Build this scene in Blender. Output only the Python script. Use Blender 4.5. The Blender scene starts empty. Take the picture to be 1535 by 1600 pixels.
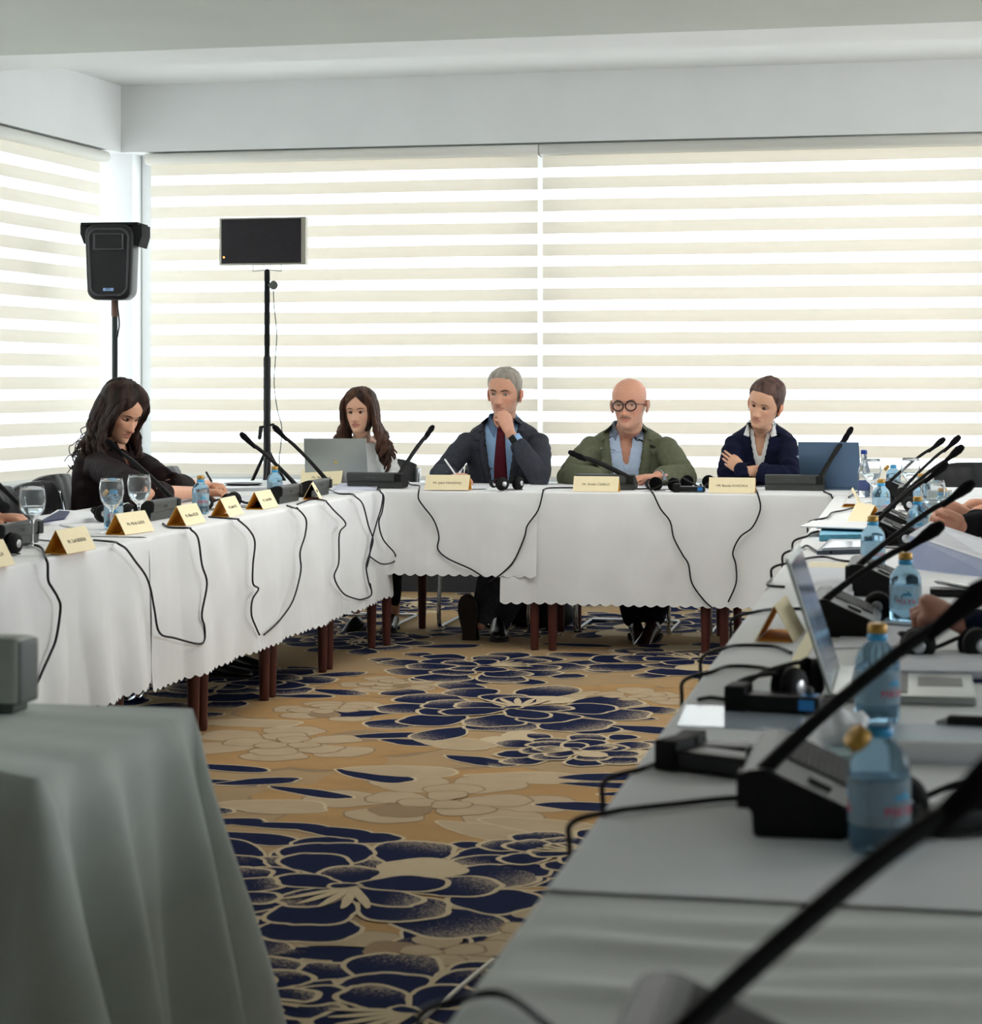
import bpy, bmesh, math, random
from mathutils import Vector, Matrix, noise
from mathutils.bvhtree import BVHTree
random.seed(7)
C = bpy.context.scene
COL = C.collection
R_ = math.radians
# ---------------------------------------------------------------- camera
FPX, CX, HY, CAMZ, YAW = 3200.0, 767.0, 600.0, 1.26, math.atan(0.2085)
cam_data = bpy.data.cameras.new('camera')
cam = bpy.data.objects.new('camera', cam_data); COL.objects.link(cam)
cam.location = (0, 0, CAMZ); cam.rotation_euler = (math.pi/2, 0, YAW)
cam_data.sensor_fit = 'HORIZONTAL'; cam_data.sensor_width = 36
cam_data.lens = 36*FPX/1535; cam_data.shift_y = -200/1535
cam_data.clip_start = .05; cam_data.clip_end = 200
cam_data.dof.use_dof = True; cam_data.dof.focus_distance = 9.9; cam_data.dof.aperture_fstop = 8.5
C.camera = cam
# ---------------------------------------------------------------- view + light
C.view_settings.view_transform = 'Standard'
C.view_settings.look = 'None'
C.view_settings.gamma = 1
C.view_settings.use_curve_mapping = False
C.view_settings.exposure = 0.0
W = bpy.data.worlds.new('sky'); C.world = W; W.use_nodes = True
bg = W.node_tree.nodes['Background']
bg.inputs[0].default_value = (.86, .93, 1, 1); bg.inputs[1].default_value = 1.4
def area(name, loc, rot, sx, sy, power, col=(1, 1, 1)):
    l = bpy.data.lights.new(name, 'AREA'); l.shape = 'RECTANGLE'; l.size = sx; l.size_y = sy
    l.energy = power; l.color = col
    o = bpy.data.objects.new(name, l); COL.objects.link(o); o.location = loc; o.rotation_euler = rot
    return o
# daylight outside the three glazed walls
area('daylight_back', (-1.6, 13.6, 2.0), (R_(-90), 0, 0), 9.0, 4.2, 420, (1, .99, .98))
area('daylight_left', (-7.0, 7.6, 2.0), (0, R_(-90), 0), 4.2, 9.0, 380, (.95, .98, 1))
area('daylight_right', (6.3, 8.6, 1.9), (0, R_(90), 0), 3.4, 6.5, 420, (.95, .98, 1))
# added fill light under the ceiling, not a lamp of the room
area('ceiling_fill_light', (-1.2, 7.6, 2.9), (0, 0, 0), 2.6, 2.6, 58, (1, .97, .92))
# ---------------------------------------------------------------- pixel geometry
sA, cA = math.sin(YAW), math.cos(YAW)
def ray(px, py):
    u = (px-CX)/FPX; v = (HY-py)/FPX
    return Vector((-sA+u*cA, cA+u*sA, v))
def atz(px, py, z):
    r = ray(px, py); return Vector((0, 0, CAMZ))+r*((z-CAMZ)/r.z)
def aty(px, py, Y):
    r = ray(px, py); return Vector((0, 0, CAMZ))+r*(Y/r.y)
def atx(px, py, X):
    r = ray(px, py); return Vector((0, 0, CAMZ))+r*(X/r.x)
# ---------------------------------------------------------------- objects
WL = {}
def origin(o):
    v = Vector((0, 0, 0))
    while o: v = v+WL.get(o.name, Vector((0, 0, 0))); o = o.parent
    return v
def tag(o, label=None, cat=None, group=None, kind=None):
    if label: o['label'] = label
    if cat: o['category'] = cat
    if group: o['group'] = group
    if kind: o['kind'] = kind
    return o
def thing(name, label, cat, loc=(0, 0, 0), group=None, rz=0):
    o = bpy.data.objects.new(name, None); COL.objects.link(o)
    o.empty_display_size = .05
    o.location = loc; o.rotation_euler = (0, 0, rz); WL[o.name] = Vector(loc)
    return tag(o, label, cat, group)
def obj(name, bm, mats, parent=None, smooth=True, local=False, loc=None, label=None):
    """link a bmesh as one mesh object; vertices are world coordinates unless local"""
    me = bpy.data.meshes.new(name)
    if not isinstance(mats, (list, tuple)): mats = [mats]
    for m in mats: me.materials.append(m)
    off = Vector((0, 0, 0))
    if not local: off = origin(parent) if parent else Vector((0, 0, 0))
    if loc is not None: off = off+Vector(loc)
    if off.length > 0: bmesh.ops.translate(bm, verts=bm.verts, vec=-off)
    for f in bm.faces: f.smooth = smooth
    bm.to_mesh(me); bm.free()
    o = bpy.data.objects.new(name, me); COL.objects.link(o)
    if parent: o.parent = parent
    o.location = loc if loc is not None else (0, 0, 0)
    WL[o.name] = Vector(o.location)
    if label: o['label'] = label
    if smooth:
        try: me.shade_auto_smooth
        except Exception: pass
    return o
def single(name, bm, mats, label, cat, loc=(0, 0, 0), group=None, smooth=True, local=False):
    """a thing that is one mesh"""
    me = bpy.data.meshes.new(name)
    if not isinstance(mats, (list, tuple)): mats = [mats]
    for m in mats: me.materials.append(m)
    if not local: bmesh.ops.translate(bm, verts=bm.verts, vec=-Vector(loc))
    for f in bm.faces: f.smooth = smooth
    bm.to_mesh(me); bm.free()
    o = bpy.data.objects.new(name, me); COL.objects.link(o); o.location = loc
    WL[o.name] = Vector(loc)
    return tag(o, label, cat, group)
def struct(name, bm, mats, parent=None, smooth=False):
    o = obj(name, bm, mats, parent, smooth)
    if not parent: o['kind'] = 'structure'
    return o
def dup(root, loc, rz=None, label=None, group=None):
    r = root.copy(); COL.objects.link(r); r.location = loc; WL[r.name] = Vector(loc)
    if rz is not None: r.rotation_euler = (0, 0, rz)
    if label: r['label'] = label
    if group: r['group'] = group
    for ch in list(root.children):
        c = ch.copy(); COL.objects.link(c); c.parent = r
        for g in list(ch.children):
            d = g.copy(); COL.objects.link(d); d.parent = c
    return r
# ---------------------------------------------------------------- shapes
def box(bm, x0, x1, y0, y1, z0, z1, bev=0, M=None, mi=0):
    vs = [bm.verts.new((x, y, z)) for x in (x0, x1) for y in (y0, y1) for z in (z0, z1)]
    q = [(0, 1, 3, 2), (4, 6, 7, 5), (0, 4, 5, 1), (2, 3, 7, 6), (0, 2, 6, 4), (1, 5, 7, 3)]
    fs = [bm.faces.new([vs[i] for i in k]) for k in q]
    for f in fs: f.material_index = mi
    nv = vs
    if bev:
        es = list({e for f in fs for e in f.edges})
        r = bmesh.ops.bevel(bm, geom=es, offset=bev, segments=2, affect='EDGES', profile=.7)
        nv = list({v for f in r['faces'] for v in f.verts} | {v for v in vs if v.is_valid})
        for f in {f for v in nv for f in v.link_faces}: f.material_index = mi
    if M: bmesh.ops.transform(bm, matrix=M, verts=nv)
    return nv
def frame_from(d):
    d = d.normalized(); a = Vector((0, 0, 1)) if abs(d.z) < .9 else Vector((1, 0, 0))
    x = d.cross(a).normalized(); y = d.cross(x).normalized(); return x, y
def tube(bm, pts, rad, seg=10, caps=True, mi=0, flat=None, up=None):
    """swept tube with rounded ends; rad float or list; flat=(a,b) squashes the section"""
    pts = [Vector(p) for p in pts]
    if not isinstance(rad, (list, tuple)): rad = [rad]*len(pts)
    n = len(pts); T = []
    for i in range(n):
        a = pts[max(0, i-1)]; b = pts[min(n-1, i+1)]; T.append((b-a).normalized())
    if up is not None:
        u = Vector(up); x = (u-T[0]*u.dot(T[0])).normalized()
    else: x, _ = frame_from(T[0])
    P = []; 
    for i in range(n):
        if i: 
            x = (x-T[i]*x.dot(T[i])).normalized()
        y = T[i].cross(x)
        P.append((pts[i], x.copy(), y, rad[i]))
    rings = []
    if caps:
        for a in (80, 55, 28): rings.append((P[0][0]-T[0]*rad[0]*math.sin(R_(a))*.9, P[0][1], P[0][2], rad[0]*math.cos(R_(a))))
    rings += P
    if caps:
        for a in (28, 55, 80): rings.append((P[-1][0]+T[-1]*rad[-1]*math.sin(R_(a))*.9, P[-1][1], P[-1][2], rad[-1]*math.cos(R_(a))))
    fa, fb = flat or (1, 1); prev = None; first = None
    for c, x_, y_, r in rings:
        ring = [bm.verts.new(c+x_*(math.cos(2*math.pi*k/seg)*r*fa)+y_*(math.sin(2*math.pi*k/seg)*r*fb)) for k in range(seg)]
        if prev:
            for k in range(seg):
                f = bm.faces.new((prev[k], prev[(k+1) % seg], ring[(k+1) % seg], ring[k])); f.material_index = mi
        else: first = ring
        prev = ring
    f = bm.faces.new(list(reversed(first))); f.material_index = mi
    f = bm.faces.new(prev); f.material_index = mi
def spline(pts, n=6):
    pts = [Vector(p) for p in pts]; out = []
    for i in range(len(pts)-1):
        p0 = pts[max(0, i-1)]; p1 = pts[i]; p2 = pts[i+1]; p3 = pts[min(len(pts)-1, i+2)]
        for k in range(n):
            t = k/n
            out.append(.5*((2*p1)+(p2-p0)*t+(2*p0-5*p1+4*p2-p3)*t*t+(3*p1-p0-3*p2+p3)*t**3))
    out.append(pts[-1]); return out
def lathe(bm, prof, seg=24, M=None, mi=0, z0=0):
    """prof list of (r,z), open ends closed when r==0; mi may be function of index"""
    prev = None; nv = []
    for j, (r, z) in enumerate(prof):
        if r < 1e-6: ring = [bm.verts.new((0, 0, z+z0))]
        else: ring = [bm.verts.new((r*math.cos(2*math.pi*k/seg), r*math.sin(2*math.pi*k/seg), z+z0)) for k in range(seg)]
        nv += ring
        if prev:
            m = mi(j) if callable(mi) else mi
            for k in range(seg):
                a = prev[k % len(prev)]; b = prev[(k+1) % len(prev)]; c = ring[(k+1) % len(ring)]; d = ring[k % len(ring)]
                vs = []
                for v in (a, b, c, d):
                    if v not in vs: vs.append(v)
                if len(vs) > 2:
                    f = bm.faces.new(vs); f.material_index = m
        prev = ring
    if M: bmesh.ops.transform(bm, matrix=M, verts=nv)
    return nv
def ball(bm, c, r, M=None, seg=16, mi=0):
    """ellipsoid; r scalar or 3-tuple; M rotation"""
    if not isinstance(r, (tuple, list)): r = (r, r, r)
    m = Matrix.Translation(Vector(c)) @ ((M.to_4x4() if M else Matrix.Identity(4)) @ Matrix.Diagonal((r[0], r[1], r[2], 1)))
    res = bmesh.ops.create_uvsphere(bm, u_segments=seg, v_segments=max(6, seg//2), radius=1, matrix=m)
    for v in res['verts']:
        for f in v.link_faces: f.material_index = mi
def polyface(bm, pts, mi=0):
    f = bm.faces.new([bm.verts.new(p) for p in pts]); f.material_index = mi; return f
def prism(bm, pts, vec, mi=0):
    """closed extrusion of polygon pts along vec"""
    a = [bm.verts.new(p) for p in pts]; b = [bm.verts.new(Vector(p)+Vector(vec)) for p in pts]; n = len(a)
    fs = [bm.faces.new(list(reversed(a))), bm.faces.new(b)]
    for k in range(n): fs.append(bm.faces.new((a[k], a[(k+1) % n], b[(k+1) % n], b[k])))
    for f in fs: f.material_index = mi
    return a+b
# ---------------------------------------------------------------- materials
MATS = {}
def srgb(r, g, b):
    f = lambda c: (c/255/12.92) if c/255 <= .04045 else ((c/255+.055)/1.055)**2.4
    return (f(r), f(g), f(b), 1)
def mat(name, col, rough=.6, metal=0, spec=.4, var=0, scale=20, bump=0, bscale=200, trans=0, ior=1.45, sheen=0.0, coat=0, emit=None, estr=0, col2=None, alpha=1, stretch=None):
    if name in MATS: return MATS[name]
    m = bpy.data.materials.new(name); m.use_nodes = True; nt = m.node_tree; b = nt.nodes['Principled BSDF']
    if len(col) == 3: col = srgb(*col)
    b.inputs['Base Color'].default_value = col
    b.inputs['Roughness'].default_value = rough; b.inputs['Metallic'].default_value = metal
    b.inputs['Specular IOR Level'].default_value = spec; b.inputs['Transmission Weight'].default_value = trans
    b.inputs['IOR'].default_value = ior; b.inputs['Sheen Weight'].default_value = sheen; b.inputs['Coat Weight'].default_value = coat
    b.inputs['Alpha'].default_value = alpha
    if emit: b.inputs['Emission Color'].default_value = emit; b.inputs['Emission Strength'].default_value = estr
    tc = nt.nodes.new('ShaderNodeTexCoord'); src = tc.outputs['Object']
    if stretch:
        mp = nt.nodes.new('ShaderNodeMapping'); mp.inputs['Scale'].default_value = stretch
        nt.links.new(src, mp.inputs[0]); src = mp.outputs[0]
    if var or col2:
        n = nt.nodes.new('ShaderNodeTexNoise'); n.inputs['Scale'].default_value = scale; n.inputs['Detail'].default_value = 4
        nt.links.new(src, n.inputs['Vector'])
        r = nt.nodes.new('ShaderNodeValToRGB'); nt.links.new(n.outputs['Fac'], r.inputs[0])
        c2 = (srgb(*col2) if len(col2) == 3 else col2) if col2 else tuple(min(1, c*(1+var)) for c in col[:3])+(1,)
        c1 = tuple(c*(1-var) for c in col[:3])+(1,)
        r.color_ramp.elements[0].position = .35; r.color_ramp.elements[0].color = c1
        r.color_ramp.elements[1].position = .65; r.color_ramp.elements[1].color = c2
        nt.links.new(r.outputs[0], b.inputs['Base Color'])
    if bump:
        n = nt.nodes.new('ShaderNodeTexNoise'); n.inputs['Scale'].default_value = bscale; n.inputs['Detail'].default_value = 3
        nt.links.new(src, n.inputs['Vector'])
        bp = nt.nodes.new('ShaderNodeBump'); bp.inputs['Strength'].default_value = bump; bp.inputs['Distance'].default_value = .004
        nt.links.new(n.outputs['Fac'], bp.inputs['Height']); nt.links.new(bp.outputs[0], b.inputs['Normal'])
    MATS[name] = m; return m
M_wall = mat('white_plaster', (232, 234, 233), .85, spec=.2, var=.015, scale=3)
M_ceil = mat('grey_ceiling_paint', (196, 200, 192), .9, spec=.15, var=.02, scale=2)
M_frame = mat('white_window_frame', (240, 243, 246), .4)
M_cloth = mat('white_tablecloth', (236, 237, 238), .85, spec=.15, var=.02, scale=6, bump=.12, bscale=420, sheen=.1)
M_cloth2 = mat('light_tablecloth', (222, 224, 220), .85, spec=.15, var=.02, scale=6, bump=.12, bscale=420, sheen=.1)
M_wood = mat('reddish_brown_wood', (84, 42, 37), .4, spec=.5, var=.18, scale=14, bump=.1, bscale=60, stretch=(1, 1, .12))
M_black = mat('black_plastic', (22, 22, 23), .45, spec=.4, var=.1, scale=60)
M_blackm = mat('matt_black_plastic', (16, 16, 17), .7, spec=.3)
M_greyp = mat('dark_grey_plastic', (92, 96, 92), .5, spec=.4, var=.05, scale=40)
M_cable = mat('black_cable_rubber', (20, 18, 26), .5, spec=.35)
M_leather = mat('black_leather', (28, 29, 33), .42, spec=.45, var=.1, scale=25, bump=.25, bscale=180)
M_chrome = mat('chrome_tube', (200, 205, 212), .12, metal=1)
M_silver = mat('silver_metal', (170, 172, 172), .35, metal=.85)
M_cardp = mat('cream_card', (248, 234, 196), .8, spec=.2, var=.015, scale=30)
M_cardin = mat('amber_card_inside', (244, 184, 70), .8, spec=.2, var=.05, scale=12)
M_ink = mat('printed_ink', (84, 78, 70), .8, spec=.1)
M_paper = mat('white_paper', (240, 241, 244), .8, spec=.2)
M_gold = mat('gold_cap', (188, 146, 70), .4, metal=.45, spec=.5)
M_skin = None
# ================================================================ ROOM
YW = 12.0
CZ = 2.95
def blind_opaque():
    m = bpy.data.materials.new('cream_blind_fabric'); m.use_nodes = True; nt = m.node_tree; nt.nodes.clear()
    o = nt.nodes.new('ShaderNodeOutputMaterial'); mx = nt.nodes.new('ShaderNodeMixShader'); d = nt.nodes.new('ShaderNodeBsdfDiffuse'); t = nt.nodes.new('ShaderNodeBsdfTranslucent')
    tc = nt.nodes.new('ShaderNodeTexCoord'); mp = nt.nodes.new('ShaderNodeMapping'); mp.inputs['Scale'].default_value = (1.2, 1.2, 90)
    n = nt.nodes.new('ShaderNodeTexNoise'); n.inputs['Scale'].default_value = 3; n.inputs['Detail'].default_value = 5
    r = nt.nodes.new('ShaderNodeValToRGB'); r.color_ramp.elements[0].color = (.88, .74, .55, 1); r.color_ramp.elements[1].color = (.96, .84, .68, 1)
    r.color_ramp.elements[0].position = .3; r.color_ramp.elements[1].position = .7
    nt.links.new(tc.outputs['Object'], mp.inputs[0]); nt.links.new(mp.outputs[0], n.inputs[0]); nt.links.new(n.outputs[0], r.inputs[0])
    d.inputs[0].default_value = (.80, .78, .70, 1)
    nt.links.new(r.outputs[0], t.inputs[0]); mx.inputs[0].default_value = .138
    nt.links.new(d.outputs[0], mx.inputs[1]); nt.links.new(t.outputs[0], mx.inputs[2]); nt.links.new(mx.outputs[0], o.inputs[0])
    return m
def blind_sheer():
    m = bpy.data.materials.new('sheer_blind_mesh'); m.use_nodes = True; nt = m.node_tree; nt.nodes.clear()
    o = nt.nodes.new('ShaderNodeOutputMaterial'); mx = nt.nodes.new('ShaderNodeMixShader'); mx2 = nt.nodes.new('ShaderNodeMixShader'); d = nt.nodes.new('ShaderNodeBsdfDiffuse'); t = nt.nodes.new('ShaderNodeBsdfTranslucent'); tr = nt.nodes.new('ShaderNodeBsdfTransparent')
    d.inputs[0].default_value = (.9, .9, .9, 1); t.inputs[0].default_value = (.93, .94, .93, 1)
    mx.inputs[0].default_value = .75; mx2.inputs[0].default_value = .32
    nt.links.new(d.outputs[0], mx.inputs[1]); nt.links.new(t.outputs[0], mx.inputs[2])
    nt.links.new(mx.outputs[0], mx2.inputs[1]); nt.links.new(tr.outputs[0], mx2.inputs[2]); nt.links.new(mx2.outputs[0], o.inputs[0])
    return m
M_bo, M_bs = blind_opaque(), blind_sheer()
M_glass = mat('window_glass', (235, 242, 245), .02, spec=.5, trans=1, ior=1.0)
# left wall line : passes LP, direction LD (towards the back)
LD = Vector((.0657, 1.035, 0)).normalized(); LP = Vector((-4.854, YW, 0))
def lw(s, off=0, z=0):   # s metres towards camera along left wall, off outward (-x)
    n = Vector((-LD.y, LD.x, 0)); return LP-LD*s+n*off+Vector((0, 0, z))
def quadbox(bm, p0, p1, n, th, z0, z1, mi=0):
    """vertical slab from p0 to p1 (xy), thickness th along n"""
    a = [Vector((p0.x, p0.y, z0)), Vector((p1.x, p1.y, z0)), Vector((p1.x, p1.y, z1)), Vector((p0.x, p0.y, z1))]
    return prism(bm, a, n*th, mi)
nL = Vector((-LD.y, LD.x, 0)); nB = Vector((0, 1, 0))
V = lambda x, y, z=0: Vector((x, y, z))
# upper beams
bm = bmesh.new(); quadbox(bm, V(-5.4, YW), V(5.0, YW), nB, .5, 2.70, 3.3); 
struct('wall_back', bm, M_wall)
bm = bmesh.new(); quadbox(bm, V(-4.81, YW+.1), V(5.0, YW+.1), nB, .4, .14, .65); quadbox(bm, V(3.0, YW+.1), V(5.0, YW+.1), nB, .4, .65, 2.7)
struct('wall_back_parapet', bm, M_wall)
bm = bmesh.new(); quadbox(bm, lw(-.0), lw(15), nL, .5, 2.70, 3.3); 
struct('wall_left', bm, M_wall)
bm = bmesh.new(); quadbox(bm, lw(.05, .1), lw(15, .1), nL, .4, .14, .65); 
struct('wall_left_parapet', bm, M_wall)
bm = bmesh.new(); box(bm, -5.42, -4.81, YW+.08, YW+.7, 0, 2.70); struct('trim_1', bm, M_wall)
M_dark = mat('dark_skirting', (52, 52, 56), .5)
bm = bmesh.new(); box(bm, -4.81, 5.0, YW+.07, YW+.12, 0, .14, .004); struct('baseboard_back', bm, M_dark)
bm = bmesh.new(); quadbox(bm, lw(.05, .07), lw(15, .07), nL, .05, 0, .14); struct('baseboard_left', bm, M_dark)
# window sills
bm = bmesh.new(); box(bm, -4.81, 3.0, YW+.0, YW+.3, .63, .65, .004); struct('trim_2', bm, M_frame)
bm = bmesh.new(); quadbox(bm, lw(.1, .0), lw(14, .0), nL, .3, .63, .65); struct('trim_3', bm, M_frame)
# windows : frame + pane, one per blind
def window(name, p0, p1, n, nm):
    d = (p1-p0).normalized(); L = (p1-p0).length
    w = thing(name, None, None, (p0.x, p0.y, .65)); w['kind'] = 'structure'
    bm = bmesh.new(); 
    for a, b in ((0, .07), (L-.07, L)): quadbox(bm, p0+d*a, p0+d*b, n, .06, .65, 2.70)
    for a, b in ((.65, .71), (2.64, 2.70)): quadbox(bm, p0+d*.07, p0+d*(L-.07), n, .06, a, b)
    for k in range(1, nm): quadbox(bm, p0+d*(L*k/nm-.03), p0+d*(L*k/nm+.03), n, .05, .71, 2.64)
    obj('window_frame', bm, M_frame, w, smooth=False)
    bm = bmesh.new(); quadbox(bm, p0+d*.07+n*.025, p0+d*(L-.07)+n*.025, n, .006, .71, 2.64)
    obj('pane', bm, M_glass, w, smooth=False)
window('window_1', V(-4.80, YW+.22), V(-2.22, YW+.22), nB, 1)
window('window_2', V(-2.21, YW+.22), V(2.98, YW+.22), nB, 2)
window('window_3', lw(.18, .22), lw(7.2, .22), nL, 2)
window('window_4', lw(7.22, .22), lw(14, .22), nL, 2)
# zebra roller blinds
PER = .1327
def blind(p0, p1, n, label, ztop=2.628, zbot=.69, cassette=(.02, .02)):
    d = (p1-p0).normalized()
    t = thing('zebra_blind', label, 'window blind', (p0.x, p0.y, zbot), 'zebra blinds over the windows')
    c = bmesh.new()
    prof = []
    q0 = p0-d*cassette[0]; q1 = p1+d*cassette[1]
    for k in range(9):
        a = R_(-90+k*22.5); prof.append((-.045+-.028*math.cos(a), .036+.033*math.sin(a)))
    sec = [(.05, .003)]+prof+[(.05, .069)]
    A = [q0+n*(s)+Vector((0, 0, ztop-.006+h)) for s, h in sec]
    prism(c, A, q1-q0); obj('cassette', c, mat('blind_cassette', (222, 221, 212), .5), t)
    # fabric: two layers, opaque bands and sheer bands, gently bowed
    top = ztop; fab = bmesh.new(); sh = bmesh.new(); z = top; k = 0
    NU = 24
    def strip(bm_, z0, z1, off, sd):
        cols = []
        for i in range(NU+1):
            p = p0.lerp(p1, i/NU)
            col = []
            for j in range(4):
                zz = z0+(z1-z0)*j/3
                bow = .006*math.sin(math.pi*j/3) + .004*noise.noise(Vector((p.x*2, p.y*2, sd*3.1)))
                q = p-n*(bow+off); col.append(bm_.verts.new((q.x, q.y, zz+.0035*noise.noise(Vector((p.x*1.3, p.y*1.3, sd))))))
            cols.append(col)
        for i in range(NU):
            for j in range(3): bm_.faces.new((cols[i][j], cols[i+1][j], cols[i+1][j+1], cols[i][j+1]))
    while z-PER*.54 > zbot:
        strip(fab, z, z-PER*.54, .008, k); strip(sh, z-PER*.54+.002, z-PER-.002, .0, k+.5); z -= PER; k += 1
    if z > zbot+.01: strip(fab, z, zbot+.012, .008, k)
    f = obj('fabric_bands', fab, M_bo, t); s = obj('sheer_bands', sh, M_bs, t)
    b = bmesh.new(); e0 = p0-n*.012; e1 = p1-n*.012
    quadbox(b, e0, e1, n, .02, zbot-.012, zbot+.014); obj('bottom_rail', b, mat('blind_rail', (228, 228, 222), .45), t)
YB = YW+.07
blind(V(-4.68, YB), V(-2.228, YB), nB, 'cream striped blind behind the infrared panel on its pole and the man with the red tie')
blind(V(-2.198, YB), V(2.9, YB), nB, 'wide cream striped blind behind the bald man and the woman in navy')
blind(lw(.17, .07), lw(7.2, .07), nL, 'cream striped blind on the left wall beside the loudspeaker', zbot=.70)
blind(lw(7.24, .07), lw(13.9, .07), nL, 'striped blind on the left wall nearer the viewer, outside the picture', zbot=.70)
# ceiling: low grey part with a white lip, recess at the windows
bm = bmesh.new(); box(bm, -6.2, 5.2, -1.6, 9.80, CZ, CZ+.12); struct('ceiling', bm, M_ceil)
bm = bmesh.new(); prism(bm, [V(-6.2, 9.80, CZ-.001), V(5.2, 9.80, CZ-.001), V(5.2, 10.27, CZ-.001), V(-6.2, 10.27, CZ-.001)], V(0, 0, .3)); struct('trim_4', bm, M_wall)
bm = bmesh.new(); box(bm, -6.2, 5.2, 10.26, 12.5, 3.115, 3.25); struct('ceiling_recess', bm, M_wall)
# right and near walls (outside the frame)
bm = bmesh.new(); box(bm, 4.7, 5.0, -1.5, 12.5, 0, .8); box(bm, 4.7, 5.0, -1.5, 12.5, 2.7, 3.2)
for y in (-1.5, 3.0, 7.6, 12.1): box(bm, 4.7, 5.0, y, y+.4, .8, 2.7)
struct('wall_right', bm, M_wall)
bm = bmesh.new(); box(bm, -6.2, 5.0, -1.7, -1.5, 0, 3.2); struct('wall_front', bm, mat('warm_grey_wall', (84, 80, 76), .9))
# ================================================================ CARPET
def floor_mats():
    base = mat('carpet_tan', (160, 138, 108), .95, spec=.04, col2=(172, 142, 104), scale=1.6, bump=.5, bscale=500)
    line = mat('carpet_cream_line', (192, 174, 144), .95, spec=.04, bump=.4, bscale=500, var=.03, scale=60)
    beige = mat('carpet_beige_petal', (176, 156, 128), .95, spec=.04, bump=.4, bscale=500, var=.04, scale=8)
    tan = mat('carpet_gold_petal', (168, 134, 92), .95, spec=.04, bump=.4, bscale=500, var=.08, scale=5)
    grey = mat('carpet_taupe_line', (146, 124, 98), .95, spec=.04, bump=.4, bscale=500)
    m = bpy.data.materials.new('carpet_navy_petal'); m.use_nodes = True; nt = m.node_tree; b = nt.nodes['Principled BSDF']
    b.inputs['Roughness'].default_value = .95; b.inputs['Specular IOR Level'].default_value = .04
    at = nt.nodes.new('ShaderNodeAttribute'); at.attribute_name = 'g'
    tc = nt.nodes.new('ShaderNodeTexCoord'); n = nt.nodes.new('ShaderNodeTexNoise'); n.inputs['Scale'].default_value = 160; n.inputs['Detail'].default_value = 3
    nt.links.new(tc.outputs['Object'], n.inputs[0])
    ad = nt.nodes.new('ShaderNodeMath'); ad.operation = 'MULTIPLY_ADD'; ad.inputs[1].default_value = 1.5; ad.inputs[2].default_value = -.75
    nt.links.new(n.outputs[0], ad.inputs[0]); a2 = nt.nodes.new('ShaderNodeMath'); a2.operation = 'ADD'
    nt.links.new(ad.outputs[0], a2.inputs[0]); nt.links.new(at.outputs['Fac'], a2.inputs[1])
    r = nt.nodes.new('ShaderNodeValToRGB'); e = r.color_ramp.elements
    e[0].position = .42; e[0].color = srgb(24, 31, 60); e[1].position = .95; e[1].color = srgb(150, 136, 118)
    x = e.new(.62); x.color = srgb(54, 54, 72)
    nt.links.new(a2.outputs[0], r.inputs[0]); nt.links.new(r.outputs[0], b.inputs['Base Color'])
    return [base, line, beige, tan, grey, m]
FM = floor_mats()
fb = bmesh.new(); GL = fb.verts.layers.float.new('g')
v = [fb.verts.new(p) for p in ((-6.2, -1.6, 0), (5.0, -1.6, 0), (5.0, 12.5, 0), (-6.2, 12.5, 0))]; fb.faces.new(v)
LZ = .0003
BC = [0]
def blob(c, pts, mi, lay, grad=None):
    """fan polygon; grad(p)->value"""
    BC[0] += 1; zz = lay*LZ+(BC[0] % 24)*1.2e-5; cv = fb.verts.new((c[0], c[1], zz))
    if grad: cv[GL] = grad(c)
    ring = []
    for p in pts:
        q = fb.verts.new((p[0], p[1], zz)); ring.append(q)
        if grad: q[GL] = grad(p)
    for k in range(len(ring)):
        f = fb.faces.new((cv, ring[k], ring[(k+1) % len(ring)])); f.material_index = mi
def petal(c, ang, r0, r1, w, rnd, lobes=3, grow=0, n=40):
    """outline of one petal pointing along ang from centre c between radii r0..r1"""
    out = []; L = (r1-r0)/2; m = (r0+r1)/2
    for k in range(n):
        t = 2*math.pi*k/n
        x = math.cos(t); y = math.sin(t)
        y2 = y*(.80+.25*x)
        bump = 1+.09*abs(math.sin(lobes*t*.9+rnd))*(x > -.3)+.035*math.sin(5*t+rnd*3)
        px = m+(L*bump+grow)*x; py = (w*bump+grow)*y2
        py += .10*L*x*math.sin(rnd)
        out.append((c[0]+px*math.cos(ang)-py*math.sin(ang), c[1]+px*math.sin(ang)+py*math.cos(ang)))
    return out
def cen(p): return (sum(a[0] for a in p)/len(p), sum(a[1] for a in p)/len(p))
def blue_petal(c, ang, r0, r1, w, rnd, lay, lw_=.016, gs=1):
    o = petal(c, ang, r0, r1, w, rnd, grow=lw_); i = petal(c, ang, r0, r1, w, rnd)
    blob(cen(o), o, 1, lay)
    s = random.choice((0, 1, 2)); a2 = ang+random.uniform(-1, 1)
    m = cen(i); L = (r1-r0)/2+w*.5
    def g(p):
        d = ((p[0]-m[0])*math.cos(a2)+(p[1]-m[1])*math.sin(a2))/L
        return (.34+.62*d*gs) if s else (.12+.35*abs(d))
    blob(m, i, 5, lay+.5, g)
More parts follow.
